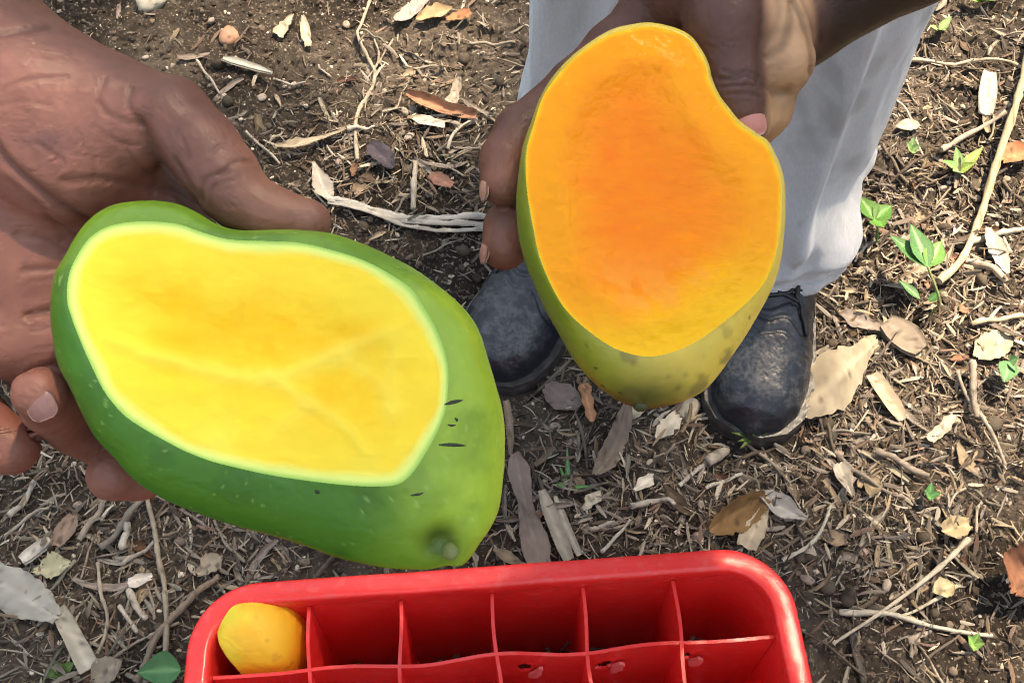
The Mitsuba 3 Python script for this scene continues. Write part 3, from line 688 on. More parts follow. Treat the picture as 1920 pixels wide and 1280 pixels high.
NAILS = []
def nail(key, c, along, normal, L, W, M, col, rad=0.0085):
    c = np.asarray(c, float); a = np.asarray(along, float); a /= np.linalg.norm(a); nn = np.asarray(normal, float); nn -= a * (nn @ a); nn /= np.linalg.norm(nn); b = np.cross(nn, a)
    rel = SKIN[0] - c; side = rel - (rel @ nn)[:, None] * nn; ok = (np.linalg.norm(side, axis=1) < 0.0022) & (np.abs(rel @ nn) < 0.012)
    if ok.any(): c = c + nn * (np.max((rel @ nn)[ok]) + 0.0004)
    s, t = np.meshgrid(np.linspace(-1, 1, 15), np.linspace(-1, 1, 13), indexing='ij')
    k = np.sqrt(np.clip(1 - 0.80 * np.abs(s) ** 3.2, 0, 1))
    th = t * k * W / 2 / rad
    top = np.asarray(c) + (s * L / 2)[..., None] * a + (rad * np.sin(th))[..., None] * b + (rad * (np.cos(th) - 1) - 0.0012 * s ** 2)[..., None] * nn
    top = top.reshape(-1, 3); bot = top - nn * 0.0008
    f = grid_faces(15, 13); kk = len(top)
    r = np.concatenate([np.arange(13), np.arange(1, 15) * 13 + 12, 14 * 13 + np.arange(11, -1, -1), np.arange(13, 0, -1) * 13]); r2 = np.roll(r, -1)
    F = np.vstack([f, f[:, ::-1] + kk, np.stack([r, r + kk, r2], 1), np.stack([r2, r + kk, r2 + kk], 1)])
    edge_ = 0.45 * sstep(0.80, 0.95, np.concatenate([s.ravel()] * 2))
    put(key, np.vstack([top, bot]), F, 'mat_nail', lerp(col, np.asarray(col) * 0.5 + 0.28, edge_), M=M)
nail('person__arm__fingernail', [(0.0370,0.0360,-0.0032)][0], (0.35, -0.93, -0.15), (0.15, 0.1, 1), 0.0120, 0.0125, MB, (0.42, 0.17, 0.14))
nail('person__arm__fingernail_001', [(-0.0614,0.0143,-0.0220)][0], (-0.05, -0.95, 0.15), (-1, 0.0, 0.25), 0.0105, 0.0105, MB, (0.45, 0.24, 0.17), 0.0075)
nail('person__arm__fingernail_002', [(-0.0615,-0.0093,-0.0280)][0], (-0.15, -0.95, 0.15), (-1, 0.0, 0.30), 0.0100, 0.0105, MB, (0.42, 0.20, 0.15), 0.0075)

def leg(path, crease, seed, hem_cut):
    """path: (z, cx, cy, rx, ry) rows from the hem up."""
    P = spline(np.array(path), 150); N = 180
    th = np.arange(N) / N * 2 * np.pi
    z = P[:, 0][:, None] + 0 * th; ex = 2.3
    cx, sx = np.cos(th), np.sin(th)
    r = (np.abs(cx) ** ex + np.abs(sx) ** ex) ** (-1 / ex)
    cr = np.exp(-(((th - crease + np.pi) % (2 * np.pi) - np.pi) / 0.11) ** 2)
    cr2 = np.exp(-((((th - crease + np.pi) % (2 * np.pi) - np.pi) + 0.42) / 0.22) ** 2)
    p3 = np.stack([np.cos(th)[None] * 1.3 + 0 * z, np.sin(th)[None] * 1.3 + 0 * z, z * 4], -1)
    fold = 0.016 * (meshkit.fbm(p3 * [1.6, 1.6, 1.1] + seed, 3, seed) - 0.5) + 0.006 * (meshkit.fbm(p3 * [3, 3, 3.0] + seed, 3, seed + 1) - 0.5)
    low = np.exp(-((z - 0.14) / 0.045) ** 2)
    fold = fold + low * 0.016 * np.sin(th[None] * 3 + 40 * (z - 0.1) + seed) + 0.012 * np.exp(-((z - 0.150 - 0.05 * np.sin(th[None] + 0.8)) / 0.012) ** 2) + (0.026 * cr[None] - 0.010 * cr2[None]) * np.clip((z - 0.085) / 0.08, 0.15, 1)
    X = P[:, 1][:, None] + (P[:, 3][:, None] + fold) * (r * cx)[None]
    Y = P[:, 2][:, None] + (P[:, 4][:, None] + fold) * (r * sx)[None]
    Z = z + hem_cut * np.exp(-((z - P[0, 0]) / 0.05) ** 2) * np.sin(th - 1.57)[None] * -1.0
    outer = np.stack([X, Y, Z], -1)
    inner = outer[:10].copy(); c = P[:10, None, 1:3]
    inner[..., :2] = c + (inner[..., :2] - c) * 0.972; inner[..., 2] += 0.0004
    v = np.vstack([inner[::-1].reshape(-1, 3), outer.reshape(-1, 3)])
    return v, grid_faces(160, N, close_m=True)
lr = leg([(0.084, 0.250, 0.672, 0.080, 0.088), (0.16, 0.250, 0.690, 0.074, 0.080), (0.30, 0.252, 0.705, 0.078, 0.080), (0.42, 0.250, 0.705, 0.084, 0.082), (0.62, 0.235, 0.72, 0.092, 0.09), (0.80, 0.215, 0.75, 0.10, 0.105), (1.0, 0.175, 0.78, 0.10, 0.115)], -1.50, 3, 0.012)
ll = leg([(0.090, 0.080, 0.735, 0.076, 0.084), (0.16, 0.082, 0.745, 0.072, 0.078), (0.30, 0.092, 0.750, 0.078, 0.078), (0.42, 0.098, 0.745, 0.084, 0.082), (0.62, 0.105, 0.75, 0.092, 0.09), (0.80, 0.12, 0.77, 0.10, 0.105), (1.0, 0.155, 0.78, 0.10, 0.115)], -1.75, 8, 0.010)
v, f = join([lr, ll])
put('person__trousers', v, f, 'mat_cloth', smooth=True)
for part in (lr, ll):
    ring = part[0].reshape(160, 180, 3)[14] * [1, 1, 1]; c_ = ring.mean(0); ring = c_ + (ring - c_) * [1.004, 1.004, 1]
    vv, ff = tube(np.vstack([ring, ring[:2]]), 0.0007, 5); put(numbered('person__trousers__hem_seam'), vv, ff, 'mat_cloth', smooth=True)
tag('person__trousers', 'loose grey cotton trousers with a pressed front crease and dusty smudges')

def boot(o, ang, idx, seed):
    L = 0.290
    ss = np.array([0, 0.02, 0.06, 0.11, 0.16, 0.20, 0.235, 0.262, 0.280, 0.290]); ww = np.array([0.018, 0.031, 0.037, 0.036, 0.041, 0.046, 0.047, 0.041, 0.028, 0.006])
    hh = np.array([0.07, 0.10, 0.115, 0.112, 0.098, 0.080, 0.068, 0.060, 0.050, 0.034])
    Mb = np.eye(4); Mb[:2, :2] = rot2(ang); Mb[:2, 3] = o
    def fun(p):
        s = np.clip(p[:, 0], 0.001, L - 0.001)
        w, h = np.interp(s, ss, ww), np.interp(s, ss, hh)
        out = np.maximum(np.maximum(-p[:, 0], p[:, 0] - L), 0)
        q = (np.abs(p[:, 1]) / w) ** 2.4 + (np.maximum(p[:, 2] - 0.022, 0) / (h - 0.022)) ** 2.2
        d = (q ** (1 / 2.3) - 1) * np.minimum(w, h) * 0.75
        d = np.maximum(d, 0.018 - p[:, 2]) + out
        e = cap(p * [0.9, 1.08, 1], (0.075 * 0.9, 0, 0.06, 0.040), (0.070 * 0.9, 0, 0.20, 0.043))
        return np.maximum(smin(d, e, 0.035), p[:, 2] - 0.145)
    v, f = nets(fun, (-0.03, -0.065, 0.0), (0.31, 0.065, 0.205), 0.0026)
    m = trimesh.Trimesh(v, f, process=False); trimesh.smoothing.filter_taubin(m, iterations=16)
    v, f = trimesh.remesh.subdivide(m.vertices, m.faces); m = trimesh.Trimesh(v, f, process=False); trimesh.smoothing.filter_taubin(m, iterations=6)
    v = np.array(m.vertices); n = normals_of(v, f)
    if (n * (v - v.mean(0))).sum() < 0: f = f[:, ::-1]; n = -n
    for s0, dep, sl_ in ((0.195, 0.0016, 0.12), (0.184, 0.0011, -0.08), (0.208, 0.0010, 0.22), (0.172, 0.0010, 0.15)):      # walking creases
        dd = v[:, 0] - s0 - sl_ * v[:, 1] - 0.004 * np.sin(v[:, 1] * 160 + seed)
        v = v - n * (dep * (np.exp(-(dd / 0.0022) ** 2) - 0.5 * np.exp(-((dd - 0.005) / 0.004) ** 2)) * (v[:, 2] > 0.035))[:, None]
    seam = v[:, 0] - 0.184 - 3.0 * np.abs(v[:, 1]) ** 1.3 * 0 + 0.9 * np.maximum(np.abs(v[:, 1]) - 0.018, 0)   # facing edge
    v = v + n * (0.0012 * (sstep(0.0006, -0.0006, seam) * (np.abs(v[:, 1]) > 0.013) * (v[:, 2] > 0.03)))[:, None]
    v = v + n * (0.0008 * (meshkit.fbm(v * 120, 3, seed) - 0.5))[:, None]
    a = meshkit.fbm(v * 35, 4, seed); b = meshkit.fbm(v * 420, 2, seed + 1); st = meshkit.fbm(v * [260, 50, 100], 3, seed + 2)
    dust = sstep(0.46, 0.70, 0.55 * a + 0.55 * meshkit.fbm(v * [150, 110, 100], 4, seed + 2)) * (0.25 + 0.65 * sstep(0.19, 0.245, v[:, 0]) * sstep(0.29, 0.262, v[:, 0])) * sstep(0.0, 0.7, n[:, 2])
    col = lerp((0.006, 0.008, 0.014), (0.013, 0.017, 0.027), a)
    col = lerp(col, np.array((0.125, 0.125, 0.13)), np.clip(dust * (1.6 * b - 0.35), 0, 0.5))
    key = 'person__boot' if idx == 0 else f'person__boot_{idx:03d}'
    put(key, v, f, 'mat_boot', col, M=Mb)
    e = np.array([(x_, w_ + 0.005) for x_, w_ in zip(ss, ww)] + [(x_, -w_ - 0.005) for x_, w_ in zip(ss[::-1], ww[::-1])])
    pl = Polygon(e).buffer(0.006).buffer(-0.004)
    m = trimesh.creation.extrude_polygon(pl, 0.021, engine='earcut'); vv, ff = trimesh.remesh.subdivide_to_size(m.vertices, m.faces, 0.006)
    a = meshkit.fbm(vv * 150, 3, 4)
    put(key + '__sole', vv + [0, 0, -0.001], ff, 'mat_boot', lerp((0.022, 0.022, 0.024), (0.12, 0.11, 0.10), a ** 2), smooth=40 if False else False, M=Mb)
    kl = 0
    for zz, s0 in ((0.100, 0.176), (0.112, 0.163), (0.122, 0.150)):
        for sg in (1, -1):
            t = np.linspace(-1, 1, 14)
            pth = np.column_stack([s0 + 0.008 * sg * t - 0.006 * t * t, 0.020 * t, zz - 0.010 + 0.006 - 0.012 * t * t + 0.002])
            d = cKDTree(v); _, ii = d.query(pth); pth = v[ii] + n[ii] * 0.0012
            vv, ff = tube(resample(pth, 24, False), 0.0022, 6)
            put(numbered(key + '__lace'), vv, ff, 'mat_boot', (0.010, 0.010, 0.012), M=Mb)
    for sg in (1, -1):                                                       # loose ends of the bow
        t = np.linspace(0, 1, 12)
        pth = np.column_stack([0.152 + 0.050 * t, sg * (0.004 + 0.030 * t), 0.12 - 0.05 * t])
        d = cKDTree(v); _, ii = d.query(pth); pth = v[ii] + n[ii] * 0.002
        vv, ff = tube(resample(pth, 24, False), 0.0022, 6)
        put(numbered(key + '__lace'), vv, ff, 'mat_boot', (0.010, 0.010, 0.012), M=Mb)
boot(*BOOT_R, 0, 3); boot(*BOOT_L, 1, 9)

# ---------------------------------------------------------------- the hand from the left
tag('person_001', 'bare hand reaching in from the left, cradling the green mango', 'person')
A_CORE = [[(-0.1823,0.2152,-0.0200,0.0360),(-0.1418,0.1610,-0.0220,0.0290)], [(-0.1418,0.1610,-0.0220,0.0290),(-0.1123,0.1129,-0.0240,0.0275)], [(-0.1123,0.1129,-0.0240,0.0275),(-0.0918,0.0965,-0.0240,0.0290)],
          [(-0.0918,0.0965,-0.0240,0.0290),(-0.0649,0.0947,-0.0200,0.0205)], [(-0.0804,0.0808,-0.0210,0.0250),(-0.0909,0.0961,-0.0220,0.0280)], [(-0.1355,0.0898,-0.0280,0.0300),(-0.1133,0.1134,-0.0260,0.0275)],
          [(-0.1355,0.0898,-0.0280,0.0300),(-0.1355,0.0298,-0.0280,0.0260)], [(-0.1028,0.0568,-0.0460,0.0260),(-0.1387,0.0615,-0.0340,0.0280)], [(-0.1028,0.0568,-0.0460,0.0260),(-0.0804,0.0479,-0.0620,0.0220)],
          [(-0.1190,0.0340,-0.0260,0.0125),(-0.0848,0.0356,-0.0340,0.0115)], [(-0.1190,0.0134,-0.0260,0.0125),(-0.0838,0.0144,-0.0340,0.0120)], [(-0.0804,0.0479,-0.0620,0.0220),(-0.0776,0.0207,-0.0660,0.0200)], [(-0.1028,0.0568,-0.0460,0.0260),(-0.1045,0.0225,-0.0500,0.0220)],
          [(-0.0782,0.0761,-0.0400,0.0200),(-0.0476,0.0642,-0.0440,0.0130)], [(-0.0968,0.0020,-0.0560,0.0160),(-0.0780,-0.0257,-0.0640,0.0120)]]
A_FING = [[(-0.0649,0.0947,-0.0200,0.0200),(-0.0407,0.0923,-0.0140,0.0142),(-0.0295,0.0815,-0.0120,0.0132),(-0.0212,0.0714,-0.0110,0.0124),(-0.0153,0.0640,-0.0110,0.0104),
 (-0.0042,0.0584,-0.0110,0.0092),(0.0084,0.0558,-0.0110,0.0080)],
          [(-0.0827,-0.0035,-0.0060,0.0093),(-0.0870,-0.0090,-0.0240,0.0092),(-0.0898,-0.0177,-0.0540,0.0104),(-0.0850,-0.0195,-0.0660,0.0110),(-0.0925,0.0038,-0.0660,0.0130),
 (-0.0943,0.0186,-0.0600,0.0140)],
          [(-0.1058,-0.0246,-0.0350,0.0104),(-0.1174,-0.0154,-0.0330,0.0108),(-0.1257,-0.0048,-0.0240,0.0115),(-0.1366,0.0105,-0.0300,0.0150),(-0.1355,0.0298,-0.0280,0.0200)],
          [(-0.0699,-0.0354,-0.0400,0.0098),(-0.0633,-0.0354,-0.0500,0.0102),(-0.0552,-0.0255,-0.0620,0.0110),(-0.0705,0.0016,-0.0700,0.0140),(-0.0776,0.0207,-0.0660,0.0180)],
          [(-0.1333,-0.0277,-0.0240,0.0090),(-0.1521,-0.0089,-0.0300,0.0105),(-0.1544,0.0144,-0.0340,0.0125),(-0.1463,0.0299,-0.0300,0.0160)]]
v, f = body_mesh(A_CORE, A_FING, kc=0.012)
n = normals_of(v, f)
if (n * (v - v.mean(0))).sum() < 0: f = f[:, ::-1]; n = -n
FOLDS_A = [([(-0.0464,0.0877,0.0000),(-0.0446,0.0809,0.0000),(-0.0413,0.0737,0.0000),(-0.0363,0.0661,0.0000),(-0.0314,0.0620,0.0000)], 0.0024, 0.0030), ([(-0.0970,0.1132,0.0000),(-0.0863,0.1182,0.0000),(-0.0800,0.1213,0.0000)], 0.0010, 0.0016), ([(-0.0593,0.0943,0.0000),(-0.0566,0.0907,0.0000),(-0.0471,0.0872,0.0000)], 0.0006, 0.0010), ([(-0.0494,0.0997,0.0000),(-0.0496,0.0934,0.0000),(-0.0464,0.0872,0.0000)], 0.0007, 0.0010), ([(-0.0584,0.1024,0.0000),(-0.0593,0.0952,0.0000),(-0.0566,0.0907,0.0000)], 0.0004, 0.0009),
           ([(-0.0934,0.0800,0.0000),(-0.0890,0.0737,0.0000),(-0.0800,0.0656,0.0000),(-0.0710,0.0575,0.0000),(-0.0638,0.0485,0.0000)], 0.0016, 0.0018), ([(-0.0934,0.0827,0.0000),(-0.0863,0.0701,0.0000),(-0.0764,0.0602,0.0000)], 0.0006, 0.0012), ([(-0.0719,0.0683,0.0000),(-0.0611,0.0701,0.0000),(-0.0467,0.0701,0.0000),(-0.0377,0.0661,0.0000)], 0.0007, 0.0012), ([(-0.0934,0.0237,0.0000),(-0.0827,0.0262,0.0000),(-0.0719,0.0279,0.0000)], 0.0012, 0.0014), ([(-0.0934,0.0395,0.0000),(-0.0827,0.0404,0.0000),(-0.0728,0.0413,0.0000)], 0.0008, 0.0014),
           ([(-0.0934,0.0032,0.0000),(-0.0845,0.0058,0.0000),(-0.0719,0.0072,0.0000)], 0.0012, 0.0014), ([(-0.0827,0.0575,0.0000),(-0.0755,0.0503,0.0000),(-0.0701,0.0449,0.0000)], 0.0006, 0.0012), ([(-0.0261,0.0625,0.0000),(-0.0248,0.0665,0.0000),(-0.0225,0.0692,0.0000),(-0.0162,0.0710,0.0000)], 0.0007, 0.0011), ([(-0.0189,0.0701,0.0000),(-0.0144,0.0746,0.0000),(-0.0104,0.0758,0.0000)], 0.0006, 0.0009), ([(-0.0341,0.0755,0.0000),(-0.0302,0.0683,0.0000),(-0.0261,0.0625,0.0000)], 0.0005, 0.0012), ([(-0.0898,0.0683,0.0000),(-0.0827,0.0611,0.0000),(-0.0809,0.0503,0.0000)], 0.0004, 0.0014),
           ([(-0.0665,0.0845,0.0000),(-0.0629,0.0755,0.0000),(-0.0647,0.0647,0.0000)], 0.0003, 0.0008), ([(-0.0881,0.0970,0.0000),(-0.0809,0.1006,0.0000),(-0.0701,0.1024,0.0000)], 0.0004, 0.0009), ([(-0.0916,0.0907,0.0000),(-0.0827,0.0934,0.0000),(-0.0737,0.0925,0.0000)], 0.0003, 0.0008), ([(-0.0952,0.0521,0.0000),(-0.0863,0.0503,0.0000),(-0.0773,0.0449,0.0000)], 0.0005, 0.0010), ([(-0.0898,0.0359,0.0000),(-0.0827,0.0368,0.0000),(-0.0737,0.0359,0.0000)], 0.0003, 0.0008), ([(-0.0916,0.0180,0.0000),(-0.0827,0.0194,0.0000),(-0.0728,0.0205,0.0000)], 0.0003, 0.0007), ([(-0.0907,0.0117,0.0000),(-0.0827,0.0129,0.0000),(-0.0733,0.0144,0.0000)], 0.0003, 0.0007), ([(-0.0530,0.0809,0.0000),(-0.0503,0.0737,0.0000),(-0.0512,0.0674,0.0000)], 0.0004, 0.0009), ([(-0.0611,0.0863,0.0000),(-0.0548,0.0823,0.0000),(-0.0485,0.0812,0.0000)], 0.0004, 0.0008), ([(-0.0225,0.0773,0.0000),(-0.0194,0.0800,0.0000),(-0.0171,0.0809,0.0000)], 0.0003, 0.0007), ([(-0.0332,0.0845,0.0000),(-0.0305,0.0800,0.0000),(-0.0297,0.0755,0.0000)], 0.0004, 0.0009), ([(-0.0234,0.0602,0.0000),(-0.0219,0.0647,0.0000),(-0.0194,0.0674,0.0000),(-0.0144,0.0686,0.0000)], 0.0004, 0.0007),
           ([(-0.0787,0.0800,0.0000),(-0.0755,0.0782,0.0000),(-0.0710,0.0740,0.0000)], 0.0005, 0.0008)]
v = groove(v, n, FOLDS_A)
a = meshkit.fbm(v * 45, 3, 91); b = meshkit.fbm(v * 14, 3, 92)
PINK, DARKER = (0.40, 0.165, 0.120), (0.125, 0.058, 0.046)
col = lerp((0.29, 0.115, 0.078), PINK, sstep(0.35, 0.65, b))
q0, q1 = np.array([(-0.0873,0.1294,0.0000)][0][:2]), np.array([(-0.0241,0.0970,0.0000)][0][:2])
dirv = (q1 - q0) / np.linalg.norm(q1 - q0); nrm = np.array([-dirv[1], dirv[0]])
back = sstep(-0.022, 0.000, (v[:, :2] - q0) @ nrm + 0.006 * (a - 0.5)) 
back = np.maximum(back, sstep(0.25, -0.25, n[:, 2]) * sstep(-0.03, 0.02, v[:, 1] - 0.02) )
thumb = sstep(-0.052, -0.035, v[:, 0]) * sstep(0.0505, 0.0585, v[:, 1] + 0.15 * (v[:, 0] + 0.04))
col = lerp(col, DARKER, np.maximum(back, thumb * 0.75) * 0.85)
pad = np.array([(0.0018,0.0575,0.0000)][0][:2]); k = np.exp(-((np.abs(v[:, 0] - pad[0]) / 0.018) ** 4)) * (v[:, 1] > 0.04)
col = lerp(col, (0.33, 0.150, 0.095), k * 0.8)
br = np.array([(-0.0764,0.0809,0.0000)][0][:2]); col = lerp(col, (0.13, 0.075, 0.075), 0.55 * np.exp(-(np.linalg.norm((v[:, :2] - br) * [0.8, 1.5], axis=1) / 0.006) ** 2))
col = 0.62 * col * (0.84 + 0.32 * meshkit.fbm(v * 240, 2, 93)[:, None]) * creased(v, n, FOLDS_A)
SKIN[0] = v
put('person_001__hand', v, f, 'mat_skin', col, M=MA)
tag('person_001__hand', 'open brown hand with pinkish palm, thumb resting along the mango')
nail('person_001__hand__fingernail', [(-0.0795,-0.0070,-0.0028)][0], (-0.35, 0.9, 0.1), (0.20, -0.40, 0.85), 0.0100, 0.0108, MA, (0.21, 0.105, 0.092))

# ---------------------------------------------------------------- things one can pick out on the soil
lt, tw = leaf_thing, twig_thing
lt('dry_leaf', [(0.2708,0.4957),(0.3730,0.5860)], 0.052, (0.12, 0.5, 0.85, 1.0, 0.98, 0.8, 0.45, 0.35, 0.22), (0.44, 0.37, 0.26), 'large pale dry leaf lying against the toe of the right-hand boot', fold=-0.55, curl=-0.10, twist=0.9, wav=0.03, n=30, m=13, tilt=(0.25, 0), lift=0.012, var=0.45)
lt('dry_leaf', [(0.0803,0.4308),(0.1148,0.5075)], 0.021, (0.25, 0.8, 1.0, 1.0, 0.9, 0.75, 0.3), (0.24, 0.185, 0.14), 'long grey-brown dry leaf below the tip of the orange mango', fold=0.25, curl=0.12, bend=0.35, n=18, m=7, tilt=(0.25, 0))
lt('dry_leaf', [(0.0250,0.3471),(0.0025,0.4585)], 0.026, (0.7, 1.0, 0.95, 0.7, 0.5, 0.7, 0.85, 0.3), (0.26, 0.20, 0.165), 'torn pinkish-brown leaf strip right of the green mango tip', fold=0.2, curl=0.06, wav=0.05, n=20, m=7, ragged=0.15)
lt('husk_strip', [(0.0507,0.3546),(0.0275,0.4226)], 0.013, STRIP, (0.30, 0.265, 0.21), 'grey fibrous husk strip beside the torn pinkish-brown leaf', 'husk', fold=0.5, curl=0.05, n=14)
lt('husk_strip', [(0.0605,0.3597),(0.0399,0.4172)], 0.007, STRIP, (0.33, 0.30, 0.24), 'thin grey-green husk sliver above the middle of the crate rim', 'husk', fold=0.5, curl=0.06, n=14)
lt('dry_leaf', [(0.1773,0.3828),(0.2319,0.4172)], 0.028, (0.3, 0.8, 1.0, 1.0, 0.8, 0.4), (0.22, 0.13, 0.055), 'rolled amber-brown leaf above the right end of the crate', fold=0.9, curl=0.05, n=16, m=9, tilt=(0.5, 0), var=0.45)
lt('dry_leaf', [(0.2096,0.3648),(0.2341,0.4065)], 0.020, (0.9, 1.0, 0.9, 0.6, 0.25), (0.46, 0.38, 0.27), 'pale tan pointed leaf touching the back right corner of the crate', fold=0.4, curl=0.05, n=14, m=7)
lt('dry_leaf', [(0.2257,0.4199),(0.2684,0.3933)], 0.022, (0.15, 0.8, 1.0, 0.95, 0.5, 0.15), (0.38, 0.36, 0.33), 'silvery grey curled leaf with a dark stalk right of the rolled leaf', fold=0.6, curl=0.10, twist=0.7, n=16, m=7)
lt('leaf_chip', [(0.1377,0.4755),(0.1600,0.4987)], 0.018, (0.35, 0.9, 1.0, 0.55), (0.50, 0.45, 0.36), 'pale four-sided leaf chip left of the right-hand boot toe', n=6, m=5, fold=0.1)
lt('leaf_chip', [(0.1140,0.4226),(0.1319,0.4363)], 0.013, WEDGE, (0.52, 0.47, 0.38), 'small pale leaf chip midway between the orange mango and the crate', n=6, m=5, fold=0.3)
lt('leaf_chip', [(0.0655,0.4065),(0.0825,0.4226)], 0.013, WEDGE, (0.52, 0.46, 0.34), 'cream triangular leaf chip by the little grass blades', n=6, m=5, fold=0.2)
lt('leaf_chip', [(0.1081,0.4987),(0.1280,0.5104)], 0.015, CHIP, (0.47, 0.40, 0.29), 'cream leaf chip just under the stem of the orange mango', n=6, m=5, fold=0.2)
lt('dry_leaf', [(0.0344,0.5344),(0.0653,0.5104)], 0.030, (0.5, 0.9, 1.0, 0.8, 0.4), (0.21, 0.165, 0.14), 'dull grey-brown leaf lying between the two boots', fold=0.2, curl=0.08, n=12, m=7)
lt('seed_pod', [(0.0698,0.5344),(0.0767,0.4928)], 0.014, (0.5, 1.0, 0.6, 0.9, 0.5, 0.8, 0.3), (0.36, 0.19, 0.10), 'orange-brown knobbly seed pod below the orange mango, left side', 'pod', fold=0.7, n=14, m=7)
lt('dry_leaf', [(-0.1227,0.9237),(-0.0403,0.8874)], 0.016, (0.4, 0.9, 1.0, 0.95, 0.9, 0.6), (0.40, 0.21, 0.125), 'rolled reddish-brown leaf above the split stalk', fold=1.0, curl=0.04, bend=0.1, n=16, m=7, tilt=(0.4, 0))
lt('leaf_chip', [(-0.1146,0.8874),(-0.0771,0.8758)], 0.014, (0.3, 0.9, 1.0, 0.8, 0.6), (0.50, 0.44, 0.35), 'pale ragged leaf piece under the rolled reddish leaf', n=9, m=5, fold=0.4, ragged=0.2)
lt('dry_leaf', [(-0.0719,0.9092),(-0.0624,0.9541)], 0.016, (0.8, 1.0, 0.6, 0.7, 0.3), (0.42, 0.36, 0.28), 'upright forked tan leaf beside the rolled reddish leaf', n=12, m=7, fold=0.6, curl=0.1)
lt('dry_leaf', [(-0.1422,1.0499),(-0.1047,1.1032)], 0.022, (0.5, 0.8, 1.0, 0.9, 0.8), (0.37, 0.33, 0.30), 'whitish dry leaf at the top edge, left of the trouser leg', n=12, m=7, fold=0.4, curl=0.08)
lt('dry_leaf', [(-0.1180,1.0547),(-0.0748,1.0758)], 0.024, LEAF, (0.42, 0.30, 0.17), 'tan boat-shaped leaf curl near the top edge', n=14, m=7, fold=0.8, curl=0.08)
lt('dry_leaf', [(-0.0808,1.0528),(-0.0506,1.0642)], 0.018, (0.2, 0.8, 1.0, 0.6), (0.42, 0.20, 0.10), 'small orange-brown leaf curl next to the tan boat-shaped leaf', n=10, m=7, fold=0.7, curl=0.1)
lt('dry_leaf', [(-0.2236,0.8273),(-0.1993,0.7709)], 0.022, (0.15, 0.5, 0.95, 1.0, 0.6, 0.2), (0.47, 0.42, 0.35), 'pale grey leaf standing at the thumb tip by the split stalk', n=14, m=7, fold=0.5, curl=0.12)
lt('dry_leaf', [(-0.2678,0.8449),(-0.1850,0.8758)], 0.013, (0.15, 0.7, 1.0, 0.7, 0.5, 0.4, 0.35, 0.3), (0.44, 0.36, 0.26), 'narrow tan leaf with a stiff stalk above the split stalk', n=16, m=5, fold=0.5, curl=0.06)
lt('dry_leaf', [(-0.1616,0.8489),(-0.1321,0.8132)], 0.026, (0.3, 0.9, 1.0, 0.7, 0.3), (0.075, 0.062, 0.075), 'dark purplish crumpled leaf left of the orange mango', n=12, m=7, fold=0.5, wav=0.08)
lt('dry_leaf', [(-0.0910,0.8054),(-0.0654,0.7884)], 0.018, (0.5, 1.0, 0.9, 0.5), (0.30, 0.16, 0.115), 'small reddish leaf flake above the right end of the split stalk', n=9, m=5, fold=0.3)
lt('leaf_chip', [(-0.2895,1.0358),(-0.2716,1.0662)], 0.016, (0.9, 0.9, 0.6, 0.1), (0.41, 0.35, 0.25), 'pale triangular leaf chip on the sunny soil at the top, left one of two', n=6, m=5, fold=0.3, tilt=(0.2, -0.2))
lt('leaf_chip', [(-0.2495,1.0172),(-0.2592,1.0623)], 0.014, (0.5, 0.9, 0.8, 0.2), (0.43, 0.36, 0.27), 'pale triangular leaf chip on the sunny soil at the top, right one of two', n=6, m=5, fold=0.3, tilt=(0.2, -0.2))
lt('wood_splinter', [(-0.3491,0.9915),(-0.2868,0.9673)], 0.011, (0.5, 1.0, 0.9, 0.8, 0.3), (0.41, 0.38, 0.32), 'white wood splinter above the hand from the left', 'splinter', n=12, m=5, fold=0.5, thick=0.002)
lt('dry_leaf', [(-0.4697,0.3421),(-0.3939,0.3017)], 0.038, (0.6, 0.9, 1.0, 0.95, 0.7, 0.3), (0.43, 0.40, 0.34), 'large pale grey leaf with dark specks at the bottom left edge', n=20, m=9, fold=0.2, curl=0.05, wav=0.02)
lt('bark_strip', [(-0.3958,0.3103),(-0.3579,0.2579)], 0.017, (0.7, 0.9, 0.9, 1.0, 1.0), (0.40, 0.35, 0.27), 'flat tan bark strip with a dark band at the bottom left', 'bark', n=12, m=5, fold=0.15, thick=0.002)
lt('dry_leaf', [(-0.3549,0.2476),(-0.3333,0.2657)], 0.026, LEAF, (0.33, 0.27, 0.20), 'brown leaf half cut by the bottom edge, left of the crate', n=12, m=7, fold=0.4)
lt('leaf_chip', [(-0.3415,0.3357),(-0.3221,0.3421)], 0.012, CHIP, (0.53, 0.48, 0.41), 'small whitish leaf flag left of the crate corner', n=7, m=5, fold=0.3)
lt('dry_leaf', [(-0.4248,0.3446),(-0.3946,0.3496)], 0.022, WEDGE, (0.50, 0.46, 0.30), 'crumpled cream leaf above the large pale grey leaf', n=12, m=7, fold=0.6, wav=0.12, ragged=0.4)
lt('dry_leaf', [(-0.4105,0.3673),(-0.4010,0.3985)], 0.020, (0.3, 0.7, 1.0, 0.9, 0.4), (0.30, 0.21, 0.155), 'brown oval leaf in the litter under the curled fingers', n=14, m=7, fold=0.3)
lt('wood_splinter', [(-0.4379,0.3536),(-0.4168,0.3740)], 0.012, STRIP, (0.45, 0.41, 0.35), 'pale chopped wood piece left of the brown oval leaf', 'splinter', n=8, m=5, fold=0.3, thick=0.003)
lt('dry_leaf', [(-0.2804,0.3421),(-0.2613,0.3597)], 0.020, WEDGE, (0.36, 0.30, 0.225), 'tan leaf scrap touching the back left corner of the crate', n=12, m=7, fold=0.4, ragged=0.3)
lt('dry_leaf', [(0.4321,0.3248),(0.4711,0.3572)], 0.050, (0.3, 0.8, 1.0, 0.9, 0.7), (0.27, 0.125, 0.07), 'curled rusty leaf at the right edge casting a dark shadow', n=18, m=9, fold=0.5, curl=0.14, wav=0.12, ragged=0.25, tilt=(0.3, -0.25), lift=0.030, var=0.5)
